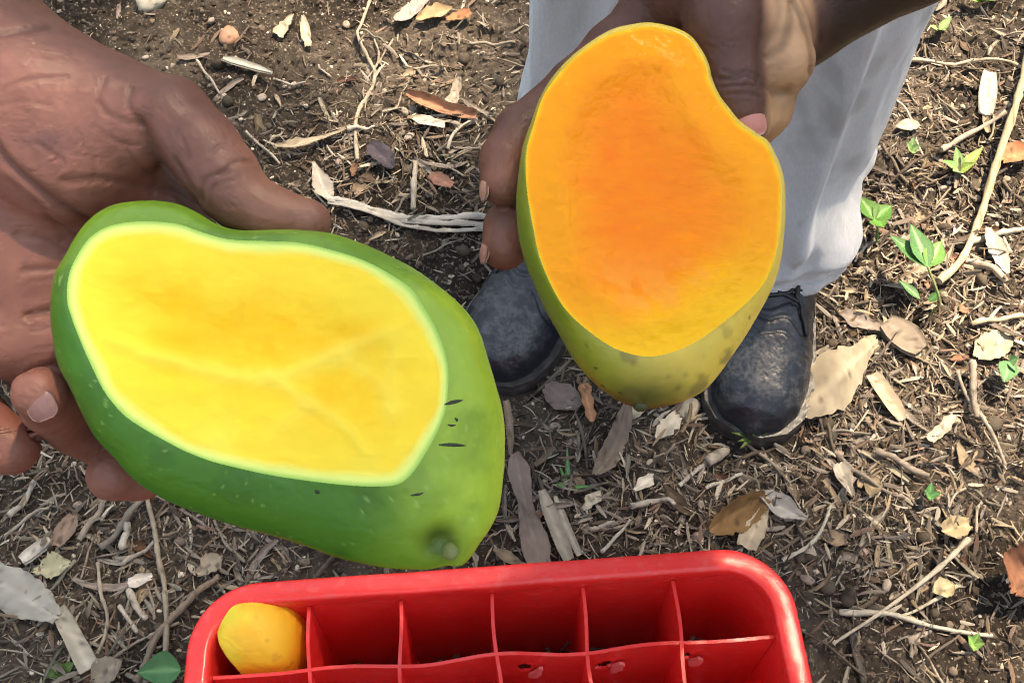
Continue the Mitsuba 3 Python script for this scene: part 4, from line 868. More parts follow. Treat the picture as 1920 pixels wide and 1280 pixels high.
lt('dry_leaf', [(0.5453,0.8210),(0.5784,0.8329)], 0.032, (0.4, 0.9, 1.0, 0.8, 0.4), (0.45, 0.20, 0.10), 'orange-brown crumpled leaf behind the long pale stick at right', n=14, m=7, fold=0.5, wav=0.1)
lt('bark_strip', [(0.5446,0.8899),(0.5652,0.9585)], 0.020, (0.7, 0.9, 1.0, 0.9, 0.7), (0.43, 0.38, 0.32), 'pale bark strip left of the long pale stick at upper right', 'bark', n=12, m=5, fold=0.3, thick=0.002)
lt('dry_leaf', [(0.4409,0.8758),(0.4681,0.8791)], 0.018, WEDGE, (0.43, 0.37, 0.28), 'small pale leaf right of the trouser leg', n=9, m=5, fold=0.3)
lt('dry_leaf', [(0.3414,0.6262),(0.3768,0.6078)], 0.022, (0.3, 0.9, 1.0, 0.7, 0.3), (0.34, 0.28, 0.235), 'pinkish-grey leaf behind the large pale leaf', n=14, m=7, fold=0.4, curl=0.06)
lt('bark_strip', [(0.3849,0.6163),(0.4137,0.5809)], 0.034, (0.6, 0.9, 1.0, 0.9, 0.6), (0.22, 0.18, 0.14), 'broad grey-brown bark piece right of the large pale leaf', 'bark', n=12, m=7, fold=0.2, thick=0.004)
lt('husk_strip', [(0.3585,0.5527),(0.3799,0.5016)], 0.017, STRIP, (0.40, 0.34, 0.24), 'split tan husk lying below the large pale leaf', 'husk', n=14, m=5, fold=0.6)
lt('dry_leaf', [(0.5126,0.7302),(0.5186,0.6701)], 0.020, (0.3, 0.9, 1.0, 0.8, 0.3), (0.41, 0.36, 0.30), 'pale leaf blade right of the green seedling', n=14, m=5, fold=0.4)
lt('dry_leaf', [(0.4691,0.5746),(0.5110,0.6033)], 0.030, (0.3, 0.9, 1.0, 0.8, 0.3), (0.41, 0.36, 0.25), 'sunlit cream leaf near the right edge below the seedling', n=14, m=7, fold=0.3)
lt('leaf_chip', [(0.4010,0.4772),(0.4299,0.5045)], 0.011, STRIP, (0.42, 0.36, 0.28), 'tan leaf sliver above the bottom right patch of soil', n=9, m=5, fold=0.3)
lt('dry_leaf', [(0.3068,0.4501),(0.3152,0.4172)], 0.017, (0.6, 1.0, 0.9, 0.4, 0.2), (0.47, 0.41, 0.33), 'pale folded leaf midway between the boot and the right edge', n=12, m=5, fold=0.6)
lt('dry_leaf', [(0.3948,0.3854),(0.4211,0.3933)], 0.022, (0.5, 1.0, 0.9, 0.4), (0.50, 0.40, 0.24), 'tan leaf at the upper end of the diagonal straw', n=12, m=7, fold=0.5)
lt('dry_leaf', [(0.3706,0.3258),(0.3910,0.3322)], 0.018, LEAF, (0.55, 0.46, 0.27), 'small yellowish leaf beside the diagonal straw', n=10, m=5, fold=0.4)

# the split stalk, sticks and straws
tag('split_stalk', 'pale split stalk with three strands between thumb tip and orange mango', 'stalk')
STK = [(-0.2019,0.7732),(-0.1640,0.7560),(-0.1164,0.7412),(-0.0755,0.7361),(-0.0203,0.7331)]
for k_, (dy, r_, c_) in enumerate(((0.0075, 0.0042, (0.50, 0.46, 0.40)), (-0.0010, 0.0040, (0.42, 0.38, 0.32)), (-0.0085, 0.0030, (0.47, 0.42, 0.35)))):
    p_ = [(x_, y_ + dy * (0.35 + 0.65 * i_ / 4)) for i_, (x_, y_) in enumerate(STK)]
    v, f = twig_mesh(p_, r_ * 0.7, r_, lift=0.006, n=30, flat=0.6, sides=8, seed=k_)
    put(numbered('split_stalk__strand'), v, f, 'mat_litter', blade_col(v, c_, k_ + 5))
tw('stick', [(0.6325,1.0264),(0.5997,0.9453),(0.5677,0.8774),(0.5318,0.8015),(0.5072,0.7449),(0.4744,0.6874),(0.4426,0.6564)], 0.0045, 0.0042, (0.41, 0.33, 0.21), 'long pale stick running down the right side of the soil', 'stick', lift=0.012, n=40, sides=9)
tw('straw', [(0.4180,0.3792),(0.3768,0.3446),(0.3195,0.3055),(0.2756,0.2795)], 0.0026, 0.0014, (0.43, 0.38, 0.30), 'pale diagonal straw on the soil right of the crate', 'straw', lift=0.006, n=26, sides=7)
tw('straw', [(0.2872,0.3093),(0.3242,0.3055),(0.3646,0.2960),(0.4194,0.2903)], 0.0028, 0.0017, (0.44, 0.41, 0.33), 'pale straw crossing under the diagonal one', 'straw', n=26, sides=7)
tw('straw', [(0.3948,0.3322),(0.3637,0.3151),(0.3379,0.3031)], 0.0018, 0.0012, (0.50, 0.44, 0.33), 'short thin straw between the two crossing straws', 'straw', n=18)
tw('root', [(-0.1759,1.1081),(-0.1872,1.0595),(-0.1891,1.0311),(-0.1754,1.0034),(-0.1661,0.9807),(-0.1678,0.9497),(-0.1780,0.9151),(-0.1802,0.8774),(-0.1740,0.8273)], 0.0020, 0.0026, (0.36, 0.30, 0.225), 'wavy thin root running down the soil at top centre', 'root', n=50, lift=0.002)
tw('twig', [(-0.1694,1.0311),(-0.1627,1.0080),(-0.1678,0.9879)], 0.0012, 0.0016, (0.36, 0.30, 0.225), 'short side shoot beside the wavy root', n=14)
tw('twig', [(-0.1879,0.8733),(-0.1574,0.8774)], 0.0030, 0.0016, (0.47, 0.42, 0.35), 'pale stub crossing the wavy root', n=10)
tw('twig', [(-0.2868,0.9673),(-0.2645,0.9558),(-0.2449,0.9514)], 0.0016, 0.0010, (0.45, 0.40, 0.33), 'thin twig tail continuing the white splinter', n=14)
tw('twig', [(-0.3073,0.8774),(-0.2805,0.8489),(-0.2632,0.8305)], 0.0017, 0.0013, (0.40, 0.35, 0.28), 'slanting twig above the thumb', n=14)
tw('twig', [(-0.2796,0.8676),(-0.2658,0.8816)], 0.0017, 0.0012, (0.40, 0.35, 0.28), 'tiny twig above the slanting twig', n=8)
tw('twig', [(-0.1088,0.8273),(-0.1078,0.7560)], 0.0030, 0.0036, (0.42, 0.37, 0.30), 'upright pale stub above the split stalk', n=14, lift=0.006)
tw('twig', [(-0.0967,0.8273),(-0.0723,0.8194),(-0.0538,0.8015)], 0.0018, 0.0012, (0.36, 0.31, 0.25), 'bent twig right of the upright pale stub', n=14)
tw('twig', [(-0.0730,0.8449),(-0.0646,0.8708),(-0.0433,0.8857)], 0.0024, 0.0014, (0.44, 0.40, 0.34), 'pale angled twig left of the finger on the orange mango', n=14)
tw('twig', [(-0.0523,1.0190),(0.0033,1.0172)], 0.0022, 0.0016, (0.34, 0.29, 0.22), 'straight twig pointing at the trouser leg near the top', n=12)
tw('twig', [(-0.1290,0.9852),(-0.0805,0.9834)], 0.0016, 0.0012, (0.30, 0.26, 0.2), 'faint straight twig at top centre', n=12)
tw('twig', [(-0.3838,0.9988),(-0.3471,0.9410)], 0.0017, 0.0013, (0.36, 0.31, 0.26), 'thin twig close above the wrinkled thumb base', n=12)
tw('twig', [(-0.3366,0.4145),(-0.3257,0.3854),(-0.3161,0.3546),(-0.3063,0.3248),(-0.3001,0.2960),(-0.2964,0.2680)], 0.0021, 0.0026, (0.30, 0.25, 0.19), 'long upright twig left of the crate', lift=0.008, n=36)
tw('twig', [(-0.3714,0.3536),(-0.3619,0.3248),(-0.3552,0.3055),(-0.3576,0.2726)], 0.0017, 0.0015, (0.34, 0.29, 0.23), 'bent thin twig between the bark strip and the long upright twig', lift=0.006, n=26)
tw('twig', [(-0.2612,0.3421),(-0.2838,0.3175),(-0.3069,0.2865),(-0.3176,0.2476)], 0.0032, 0.0034, (0.21, 0.165, 0.125), 'dark curved stick running along the back left crate corner', 'stick', lift=0.008, n=36)
tw('twig', [(-0.3470,0.2657),(-0.3232,0.2865),(-0.2904,0.2998)], 0.0015, 0.0013, (0.31, 0.26, 0.2), 'thin twig passing under the dark curved stick', n=18)
tw('twig', [(-0.4689,0.3776),(-0.4426,0.4012),(-0.4295,0.4092)], 0.0018, 0.0014, (0.33, 0.29, 0.23), 'slanting twig at the left edge under the fingers', n=14)
tw('twig', [(-0.4618,0.3985),(-0.4465,0.4335)], 0.0032, 0.0026, (0.42, 0.38, 0.32), 'pale straight twig at the left edge under the fingers', n=12)
tw('twig', [(-0.3927,0.3750),(-0.3827,0.3985),(-0.3765,0.4172)], 0.0030, 0.0030, (0.30, 0.25, 0.2), 'crooked brown twig under the lowest fingertip', n=14, lift=0.006)
tw('twig', [(-0.3717,0.3673),(-0.3541,0.3906),(-0.3366,0.4172)], 0.0038, 0.0028, (0.20, 0.175, 0.15), 'dark thick twig under the green mango, left', n=14, lift=0.010)
tw('twig', [(-0.3522,0.3673),(-0.3502,0.3906)], 0.0036, 0.0030, (0.46, 0.42, 0.36), 'pale stubby twig on the dark thick twig', n=10, lift=0.010)
tw('twig', [(-0.3499,0.3546),(-0.3242,0.3740)], 0.0024, 0.0020, (0.40, 0.35, 0.29), 'light twig right of the pale stubby twig', n=10, lift=0.006)
tw('twig', [(-0.3458,0.3151),(-0.3254,0.2912)], 0.0024, 0.0018, (0.46, 0.41, 0.34), 'pale short twig in the dark soil left of the crate', n=10)
tw('twig', [(-0.3404,0.3297),(-0.3274,0.3103),(-0.3191,0.3031)], 0.0032, 0.0022, (0.43, 0.38, 0.31), 'curved pale twig under the whitish leaf flag', n=12)
tw('twig', [(0.0815,0.3648),(0.1085,0.3959)], 0.0019, 0.0013, (0.46, 0.42, 0.36), 'thin pale twig leaning over the middle of the crate rim', n=12, lift=0.006)
tw('twig', [(0.1554,0.4270),(0.1826,0.4501),(0.1964,0.4613)], 0.0022, 0.0016, (0.46, 0.41, 0.34), 'pale twig below the right-hand boot', n=12)
tw('twig', [(0.1825,0.4490),(0.2057,0.4681)], 0.0052, 0.0044, (0.36, 0.31, 0.25), 'thick broken stub just below the boot toe', n=10)
tw('twig', [(0.1790,0.4226),(0.2161,0.4418)], 0.0020, 0.0016, (0.44, 0.40, 0.33), 'slanted pale twig left of the grass tuft', n=12)
tw('twig', [(0.2422,0.3546),(0.2620,0.3648),(0.2788,0.3802),(0.2937,0.4076)], 0.0020, 0.0014, (0.42, 0.38, 0.31), 'thin twig rising from the back right crate corner', n=18, lift=0.006)
tw('twig', [(0.1091,0.4065),(0.1392,0.4118),(0.1487,0.4054)], 0.0030, 0.0022, (0.40, 0.36, 0.30), 'bent grey stem above the crate rim', n=12)
tw('twig', [(0.0711,0.3854),(0.0936,0.3933)], 0.0026, 0.0018, (0.36, 0.32, 0.26), 'short grey stem left of the bent grey stem', n=10)
tw('twig', [(0.3478,0.4670),(0.3939,0.4418)], 0.0036, 0.0028, (0.27, 0.225, 0.18), 'dark straight stick at right, below the bark piece', 'stick', n=14, lift=0.006)
tw('twig', [(0.3064,0.4641),(0.3328,0.4390),(0.3670,0.4199)], 0.0024, 0.0018, (0.24, 0.20, 0.16), 'dark slanting twig below the large pale leaf', n=16)
tw('twig', [(0.4435,0.5558),(0.4540,0.5075),(0.4672,0.4529)], 0.0024, 0.0020, (0.33, 0.28, 0.225), 'long slanting twig right of the split husk', n=20, lift=0.008)
tw('twig', [(0.4582,0.5620),(0.4501,0.5016)], 0.0040, 0.0030, (0.30, 0.26, 0.21), 'upright grey stem at right', n=14, lift=0.010)
tw('twig', [(0.4780,0.9897),(0.5153,0.9825),(0.5610,0.9852),(0.6104,0.9762)], 0.0024, 0.0020, (0.46, 0.38, 0.28), 'thin pale stem lying across the upper right soil', n=22)
tw('twig', [(0.4823,0.8368),(0.5148,0.8610),(0.5635,0.8857)], 0.0040, 0.0030, (0.36, 0.30, 0.24), 'grey twig meeting the long pale stick from the left', n=14, lift=0.006)
tw('twig', [(0.4474,0.9280),(0.4590,0.8899),(0.4671,0.8368)], 0.0014, 0.0012, (0.46, 0.40, 0.31), 'hair-thin stem right of the trouser leg', n=14)
tw('twig', [(0.4845,0.6944),(0.5170,0.6632)], 0.0044, 0.0040, (0.42, 0.34, 0.26), 'stout tan twig right of the seedling', n=12, lift=0.004)
tw('twig', [(0.4722,0.6130),(0.5303,0.6262)], 0.0032, 0.0026, (0.41, 0.35, 0.24), 'sunlit pale twig at the right edge', n=12)
tw('twig', [(0.4900,0.7194),(0.5589,0.7302)], 0.0038, 0.0030, (0.41, 0.37, 0.30), 'pale twig at the right edge above the sunlit leaf', n=12)
pebble_thing('pebble', *[(-0.3502,1.0377)][0], 0.030, (0.36, 0.21, 0.14), 'smooth reddish-brown pebble above the hand from the left', 'pebble', sub=2)
pebble_thing('stone', *[(-0.4551,1.0992)][0], 0.042, (0.52, 0.48, 0.38), 'pale yellowish stone cut by the top edge', 'stone', sub=2)
pebble_thing('stone', *[(0.1727,0.5134)][0], 0.026, (0.44, 0.38, 0.29), 'pale stone beside the toe of the right-hand boot', 'stone', sub=2)

# ---------------------------------------------------------------- green plants
def green_leaf(key, base, tip, W, col, z0=0.02, z1=0.03, fold=0.35, seed=1, lob=None, curl=0.0):
    b, t = np.array([*base, z0]), np.array([*tip, z1]); L = np.linalg.norm(t - b)
    v, f, nm = blade(L, W, lob or (0.15, 0.7, 1.0, 0.95, 0.7, 0.4, 0.03), fold=fold, n=16, m=7, curl=curl, seed=seed, thick=0.0004)
    x = (t - b) / L; y = np.cross([0, 0, 1], x); y /= np.linalg.norm(y); z = np.cross(x, y)
    v = (v + [L / 2, 0, -curl * L]) @ np.array([x, y, z]) + b
    a = meshkit.fbm(v * 130, 3, seed); c = np.asarray(col) * (0.75 + 0.5 * a[:, None]); n, m = nm
    k = n * m; rib = np.zeros(len(v)); rib[np.arange(n) * m + m // 2] = 1
    put(key, v, f, 'mat_green', 0.66 * c * [1.08, 1, 1.05] * (1 + 0.5 * rib[:, None]))
def stem(key, pts, r, col):
    v, f = tube(spline(pts, 24), r, 7); put(key, v, f, 'mat_green', col)
G1, G2, G3 = (0.14, 0.33, 0.06), (0.09, 0.24, 0.07), (0.30, 0.42, 0.10)
tag('seedling', 'green seedling with broad leaves on a thin stem, right of the trouser hem', 'seedling')
b_ = [(0.4320,0.6262)][0]; m_ = [(0.4199,0.6512)][0]
stem('seedling__stem', [(*b_, -0.005), (b_[0], b_[1] - 0.004, 0.03), (*m_, 0.05)], 0.0013, (0.14, 0.17, 0.06))
for k_, (tp, w_, c_, z_) in enumerate(zip([(0.4376,0.6798),(0.4085,0.6978),(0.3885,0.6918)], (0.022, 0.024, 0.020), (G1, G2, G2), (0.055, 0.060, 0.05))):
    green_leaf(numbered('seedling__leaf'), m_, tp, w_, c_, 0.05, z_, seed=k_ + 3)
green_leaf(numbered('seedling__leaf'), [(0.4153,0.6292)][0], [(0.3958,0.6489)][0], 0.010, G2, 0.025, 0.03, seed=9)
green_leaf(numbered('seedling__leaf'), [(0.4262,0.6293)][0], [(0.4367,0.6357)][0], 0.009, G2, 0.02, 0.03, seed=10)
tag('seedling_001', 'lobed green leaf on a short stalk at the outer trouser hem', 'seedling')
b_ = [(0.3948,0.7194)][0]
stem('seedling_001__stem', [(*b_, -0.004), (b_[0] - 0.004, b_[1] + 0.004, 0.018), (*[(0.3849,0.7271)][0], 0.03)], 0.0012, G2)
for tp in ([(0.3724,0.7549)][0], [(0.4044,0.7425)][0], [(0.3909,0.7128)][0]):
    green_leaf(numbered('seedling_001__leaf'), [(0.3849,0.7271)][0], tp, 0.022, (0.10, 0.26, 0.035), 0.03, 0.035, seed=12)
tag('weed', 'yellow-green sprout of narrow leaves left of the long pale stick', 'weed')
for k_, tp in enumerate([(0.4782,0.8171),(0.5278,0.8368),(0.4870,0.8015),(0.5135,0.8132),(0.4975,0.8368)]):
    green_leaf(numbered('weed__leaf'), [(0.5015,0.8132)][0], tp, 0.013, G3 if k_ % 2 else (0.20, 0.40, 0.12), 0.008, 0.022, seed=20 + k_)
tag('weed_001', 'bright green grass weed at the top right corner', 'weed')
for k_, tp in enumerate([(0.5525,1.0816),(0.6184,1.0914),(0.5761,1.1131),(0.5942,1.0739),(0.6122,1.1081),(0.5813,1.0758)]):
    green_leaf(numbered('weed_001__leaf'), [(0.5902,1.0914)][0], tp, 0.015, (0.24, 0.46, 0.08), 0.008, 0.024, seed=30 + k_)
tag('weed_002', 'small sprout with one blue-green leaf near the right edge', 'weed')
for k_, (tp, w_) in enumerate(zip([(0.4802,0.5344),(0.5011,0.5620),(0.4947,0.5466)], (0.020, 0.012, 0.008))):
    green_leaf(numbered('weed_002__leaf'), [(0.4957,0.5620)][0], tp, w_, (0.13, 0.30, 0.12), 0.012, 0.020, seed=40 + k_)
tag('weed_003', 'tiny green sprout on bare soil right of the crate, upper one', 'weed')
for k_, tp in enumerate([(0.3825,0.4226),(0.3970,0.4199),(0.3907,0.4308),(0.3856,0.4129)]):
    green_leaf(numbered('weed_003__leaf'), [(0.3885,0.4199)][0], tp, 0.008, (0.13, 0.32, 0.10), 0.006, 0.014, seed=50 + k_)
tag('weed_004', 'tiny green sprout below the crossing straws', 'weed')
for k_, tp in enumerate([(0.3929,0.2865),(0.4053,0.2795),(0.3947,0.2735),(0.4028,0.2889)]):
    green_leaf(numbered('weed_004__leaf'), [(0.3987,0.2809)][0], tp, 0.009, (0.20, 0.38, 0.10), 0.006, 0.014, seed=60 + k_)
tag('weed_005', 'rounded green leaf at the bottom left corner of the crate', 'weed')
green_leaf('weed_005__leaf', [(-0.2815,0.2579)][0], [(-0.3138,0.2521)][0], 0.030, (0.07, 0.22, 0.08), 0.012, 0.024, seed=70, fold=0.5)
tag('weed_006', 'small green tuft left of the bark strip at the bottom edge', 'weed')
for k_, tp in enumerate([(-0.3943,0.2611),(-0.3719,0.2634),(-0.3809,0.2521),(-0.3946,0.2521)]):
    green_leaf(numbered('weed_006__leaf'), [(-0.3822,0.2579)][0], tp, 0.010, (0.11, 0.20, 0.05), 0.006, 0.014, seed=80 + k_)
tag('grass_tuft', 'green grass tuft growing at the toe of the right-hand boot', 'grass')
for k_, tp in enumerate([(0.2123,0.4670),(0.2509,0.4899),(0.2218,0.4841),(0.2414,0.4755),(0.2063,0.4738),(0.2361,0.4957),(0.2141,0.4602),(0.2266,0.4715)]):
    green_leaf(numbered('grass_tuft__blade'), [(0.2307,0.4807)][0], tp, 0.005, (0.15, 0.22, 0.06), 0.006, 0.026 + 0.005 * (k_ % 3), seed=90 + k_, lob=(0.7, 1, 0.9, 0.7, 0.4, 0.05))
tag('grass_tuft_001', 'few green grass blades left of the long grey-brown leaf', 'grass')
for k_, tp in enumerate([(0.0446,0.4473),(0.0752,0.4270),(0.0401,0.4292),(0.0522,0.4698)]):
    green_leaf(numbered('grass_tuft_001__blade'), [(0.0527,0.4292)][0], tp, 0.005, (0.10, 0.24, 0.07), 0.004, 0.014, seed=110 + k_, lob=(0.7, 1, 0.9, 0.7, 0.4, 0.05))
tag('weed_007', 'small pale green sprout just right of the trouser leg', 'weed')
for k_, tp in enumerate([(0.4463,0.8489),(0.4614,0.8449),(0.4506,0.8329),(0.4558,0.8570)]):
    green_leaf(numbered('weed_007__leaf'), [(0.4535,0.8449)][0], tp, 0.010, (0.20, 0.34, 0.13), 0.005, 0.016, seed=120 + k_)
tag('weed_008', 'yellowish sprout at the outer trouser edge near the top', 'weed')
for k_, tp in enumerate([(0.5098,1.0358),(0.5397,1.0528),(0.5261,1.0283)]):
    green_leaf(numbered('weed_008__leaf'), [(0.5257,1.0396)][0], tp, 0.011, (0.26, 0.40, 0.14), 0.006, 0.018, seed=130 + k_)

# ---------------------------------------------------------------- countable small litter
HIDE = [Polygon(q) for q in ([(-0.7046,1.1638),(-0.6031,1.0836),(-0.3617,0.9453),(-0.2008,0.7747),(-0.0328,0.6065),(0.0000,0.4501),(-0.0433,0.3496),(-0.3025,0.4065),(-0.3531,0.4118),(-0.5115,0.4281)], [(0.0173,1.1638),(0.0160,0.9629),(-0.0336,0.8529),(-0.0313,0.6874),(-0.0496,0.6196),(-0.0105,0.5253),(0.0542,0.5872),(0.1256,0.5134),(0.2007,0.5314),(0.1909,0.4841),(0.2366,0.4784),(0.2904,0.5314),(0.3409,0.6874),(0.3806,0.7375),(0.5665,1.1638)], [(-0.2810,0.2409),(-0.2827,0.3103),(-0.2534,0.3371),(0.2146,0.3750),(0.2496,0.3446),(0.2629,0.2409)])]
DENSE = [(q[0], q[1], r, w) for q, r, w in zip([(-0.3919,0.3597),(-0.4463,0.4065),(-0.3073,0.3750),(0.0454,0.4390),(0.1190,0.4065),(0.2188,0.4118),(0.4196,0.5435),(0.3498,0.4784),(0.5025,0.6735),(0.5274,0.9194),(0.4415,0.7976),(-0.1081,0.8132),(-0.2162,0.8132),(-0.0628,0.9194),(0.3989,0.3248),(0.3312,0.3446),(0.3591,0.5936)],
         (0.10, 0.08, 0.07, 0.09, 0.08, 0.07, 0.10, 0.08, 0.14, 0.16, 0.12, 0.13, 0.10, 0.10, 0.10, 0.08, 0.08), (3.2, 2.6, 2.4, 2.0, 1.8, 1.6, 2.6, 2.2, 1.8, 1.3, 1.3, 1.3, 1.1, 0.9, 0.9, 0.8, 1.8))]
def dens(x, y): return 0.16 + sum(w * np.exp(-((x - a) ** 2 + (y - b) ** 2) / (2 * r * r)) for a, b, r, w in DENSE)
def spots(n, power=1.0):
    out = np.empty((0, 2))
    while len(out) < n:
        q = np.column_stack([rng.uniform(-0.68, 0.68, 3000), rng.uniform(0.2, 1.13, 3000)]); x, y = q[:, 0], q[:, 1]
        ok = (np.abs(x) < 0.30 + 0.34 * y) & (rng.random(3000) < (dens(x, y) / 3.6) ** power) & (boot_mask(x, y, 0.012) < 0.3)
        for h in HIDE: ok &= ~shapely.contains_xy(h, x, y)
        out = np.vstack([out, q[ok]])
    return out[:n]
VAR = lambda c, s=0.22: np.asarray(c) * (1 + s * np.clip(rng.normal(), -2, 2)) * (1 + 0.025 * rng.normal(size=3))
def where(x, y):
    if y < 0.36: return 'left of the crate' if x < -0.2 else 'right of the crate' if x > 0.2 else 'behind the crate'
    if x > 0.36: return ('at the lower right' if y < 0.5 else 'on the sunlit right side' if y < 0.78 else 'at the upper right')
    if x < -0.28: return 'at the left under the hand' if y < 0.6 else 'at the upper left beside the hand'
    if y < 0.52: return 'between the boots and the crate'
    if y > 0.90: return 'near the top edge'
    return 'between the hand and the trousers' if x < 0.1 else 'beside the right-hand boot'
flat_gh = gh
def pool(tag_, n, build):
    """n shapes of a kind, each a shape group that the pieces on the soil are copies of."""
    global gh
    keep, gh = gh, lambda x, y: np.zeros_like(np.asarray(x, float))
    out = []
    for _ in range(n):
        v, f, c = build()
        k = numbered(f'{tag_}_shape')
        scene[k] = {'type': 'shapegroup', 'piece': ply((v, f), 'mat_litter', smooth=True, color=np.clip(0.66 * c, 0.01, 0.75))}
        out.append(k)
    gh = keep
    return out
def strew(n, name, looks, cat, pools, group, size, lift, power=1.0, flip=False):
    S = np.array(spots(n, power=power)); e, X, Y = 0.012, S[:, 0], S[:, 1]
    HX, HY = (gh(X + e, Y) - gh(X - e, Y)) / (2 * e), (gh(X, Y + e) - gh(X, Y - e)) / (2 * e)
    ZZ = np.mean([gh(X + dx, Y + dy) for dx, dy in ((0, 0), (0.008, 0), (-0.008, 0), (0, 0.008), (0, -0.008))], 0)
    for x, y, hx, hy, z in zip(X, Y, HX, HY, ZZ):
        w = where(x, y); a = rng.uniform(0, 6.28)
        nz = np.array([-0.7 * hx, -0.7 * hy, 1.0]); nz /= np.linalg.norm(nz)
        ax = np.array([math.cos(a), math.sin(a), 0]); ax -= nz * (ax @ nz); ax /= np.linalg.norm(ax)
        M = np.eye(4); k = rng.uniform(*size); M[:3, 0] = ax * k * rng.uniform(0.85, 1.15); M[:3, 1] = np.cross(nz, ax) * k * rng.uniform(0.8, 1.2); M[:3, 2] = nz * k
        M[:3, 3] = (x, y, z + rng.uniform(*lift))
        key = numbered(name)
        scene[key] = {'type': 'instance', 'to_world': T(M), 'group': {'type': 'ref', 'id': pools[rng.integers(len(pools))]}}
        tag(key, f'{looks} {w}', cat, f'{group} {w}')
def leaf_build(cols, l0, l1, a0, a1, prof, ragged=(0.1, 0.6)):
    def b():
        L = rng.uniform(l0, l1); seed = int(rng.integers(1e6))
        v, f, nm = blade(L, L * rng.uniform(a0, a1), prof[rng.integers(len(prof))], seed=seed, n=9, m=5, fold=rng.uniform(0.1, 0.9), curl=rng.uniform(-0.06, 0.16), twist=rng.normal() * 0.7, wav=rng.uniform(0, 0.12), ragged=rng.uniform(*ragged), bend=rng.normal() * 0.25)
        c = blade_col(v, np.clip(VAR(cols[rng.integers(len(cols))]), 0.02, 0.6), seed, nm, 0.35)
        return lay(v, 0, 0, 0, (rng.normal() * 0.35, rng.normal() * 0.2), 0.001), f, c
    return b
def twig_build(col):
    def b():
        L = rng.uniform(0.018, 0.060); k_ = rng.normal() * 0.25; r_ = rng.uniform(0.0007, 0.0019); seed = int(rng.integers(1e6))
        v, f = twig_mesh([(t * L, k_ * L * t * t) for t in (-0.5, -0.2, 0.1, 0.5)], r_, r_ * rng.uniform(0.5, 1), n=9, sides=5, wob=0.0014, lift=0.0005, seed=seed)
        return v, f, blade_col(v, np.clip(VAR(col), 0.03, 0.6), seed, None, 0.25)
    return b
def peb_build(col, flat):
    def b():
        seed = int(rng.integers(1e6)); v, f = pebble_mesh(0, 0, 0.010, 1, seed, flat=flat)
        return v, f, blade_col(v, np.clip(VAR(col), 0.03, 0.6), seed, None, 0.2)
    return b
OLDLEAF = (0.1, 0.6, 0.95, 1.0, 0.7, 0.5, 0.2)
SHARD = (0.3, 0.9, 0.7, 1.0, 0.35)
strew(70, 'leaf_scrap', 'small pale scrap of dry leaf on the soil', 'leaf', pool('pale_leaf', 18, leaf_build([PALE, (0.40, 0.35, 0.28), (0.46, 0.40, 0.31)], 0.012, 0.032, 0.2, 0.5, [WEDGE, CHIP, SHARD, SHARD])), 'pale leaf scraps', (0.7, 1.2), (-0.003, 0.002))
strew(110, 'leaf_scrap', 'small brown scrap of dry leaf on the soil', 'leaf', pool('brown_leaf', 20, leaf_build([BROWN, TAN, (0.22, 0.155, 0.11), (0.25, 0.205, 0.165)], 0.014, 0.038, 0.18, 0.48, [WEDGE, CHIP, SHARD, OLDLEAF])), 'brown leaf scraps', (0.7, 1.2), (-0.003, 0.002))
strew(18, 'leaf_scrap', 'small rust-coloured scrap of dry leaf on the soil', 'leaf', pool('rust_leaf', 5, leaf_build([(0.27, 0.14, 0.085), (0.24, 0.13, 0.09)], 0.012, 0.026, 0.3, 0.6, [WEDGE, CHIP, SHARD])), 'rust-coloured leaf scraps', (0.7, 1.1), (0.0, 0.003))
strew(260, 'bark_shred', 'narrow shred of dry bark or straw', 'shred', pool('shred', 30, leaf_build([GREY, (0.30, 0.255, 0.20), (0.37, 0.32, 0.255), TAN, (0.42, 0.37, 0.29), (0.19, 0.155, 0.125)], 0.020, 0.058, 0.05, 0.17, [STRIP, STRIP, SHARD], (0.05, 0.5))), 'bark shreds', (0.7, 1.25), (-0.003, 0.003))
strew(120, 'twig', 'thin pale bit of twig lying loose', 'twig', pool('pale_twig', 14, twig_build((0.42, 0.36, 0.275))), 'pale twig bits', (0.7, 1.2), (-0.002, 0.004))
strew(100, 'twig', 'thin dark bit of twig lying loose', 'twig', pool('dark_twig', 12, twig_build((0.20, 0.16, 0.125))), 'dark twig bits', (0.7, 1.2), (-0.002, 0.004))
strew(110, 'pebble', 'small pale pebble on the soil', 'pebble', pool('pale_pebble', 10, peb_build((0.38, 0.32, 0.25), 0.6)), 'small pale pebbles', (0.6, 1.35), (-0.001, 0.001), power=0.3)
strew(55, 'clod', 'small dark clod of earth on the soil', 'clod', pool('dark_clod', 10, peb_build((0.10, 0.077, 0.058), 0.75)), 'small dark clods', (0.8, 1.9), (-0.001, 0.001), power=0.3)

for i in range(84):                                             # bits that fell into the crate
    k_ = i % 6; a = rng.uniform(0, 6.28); q = MC @ np.array([(k_ - 2.5) * PX + rng.uniform(-0.024, 0.024), rng.uniform(0.104, 0.126), 0.0575 + 0.001 * rng.random(), 1])
    M = np.eye(4); M[:2, :2] = rot2(a); M[:3, :3] *= 0.6; M[:3, 3] = q[:3]
    key = numbered('bark_shred'); scene[key] = {'type': 'instance', 'to_world': T(M), 'group': {'type': 'ref', 'id': f'shred_shape_{1 + i % 26:03d}'}}
    tag(key, 'dry bark shred lying on the bottom of the red crate', 'shred', 'bark shreds in the crate')

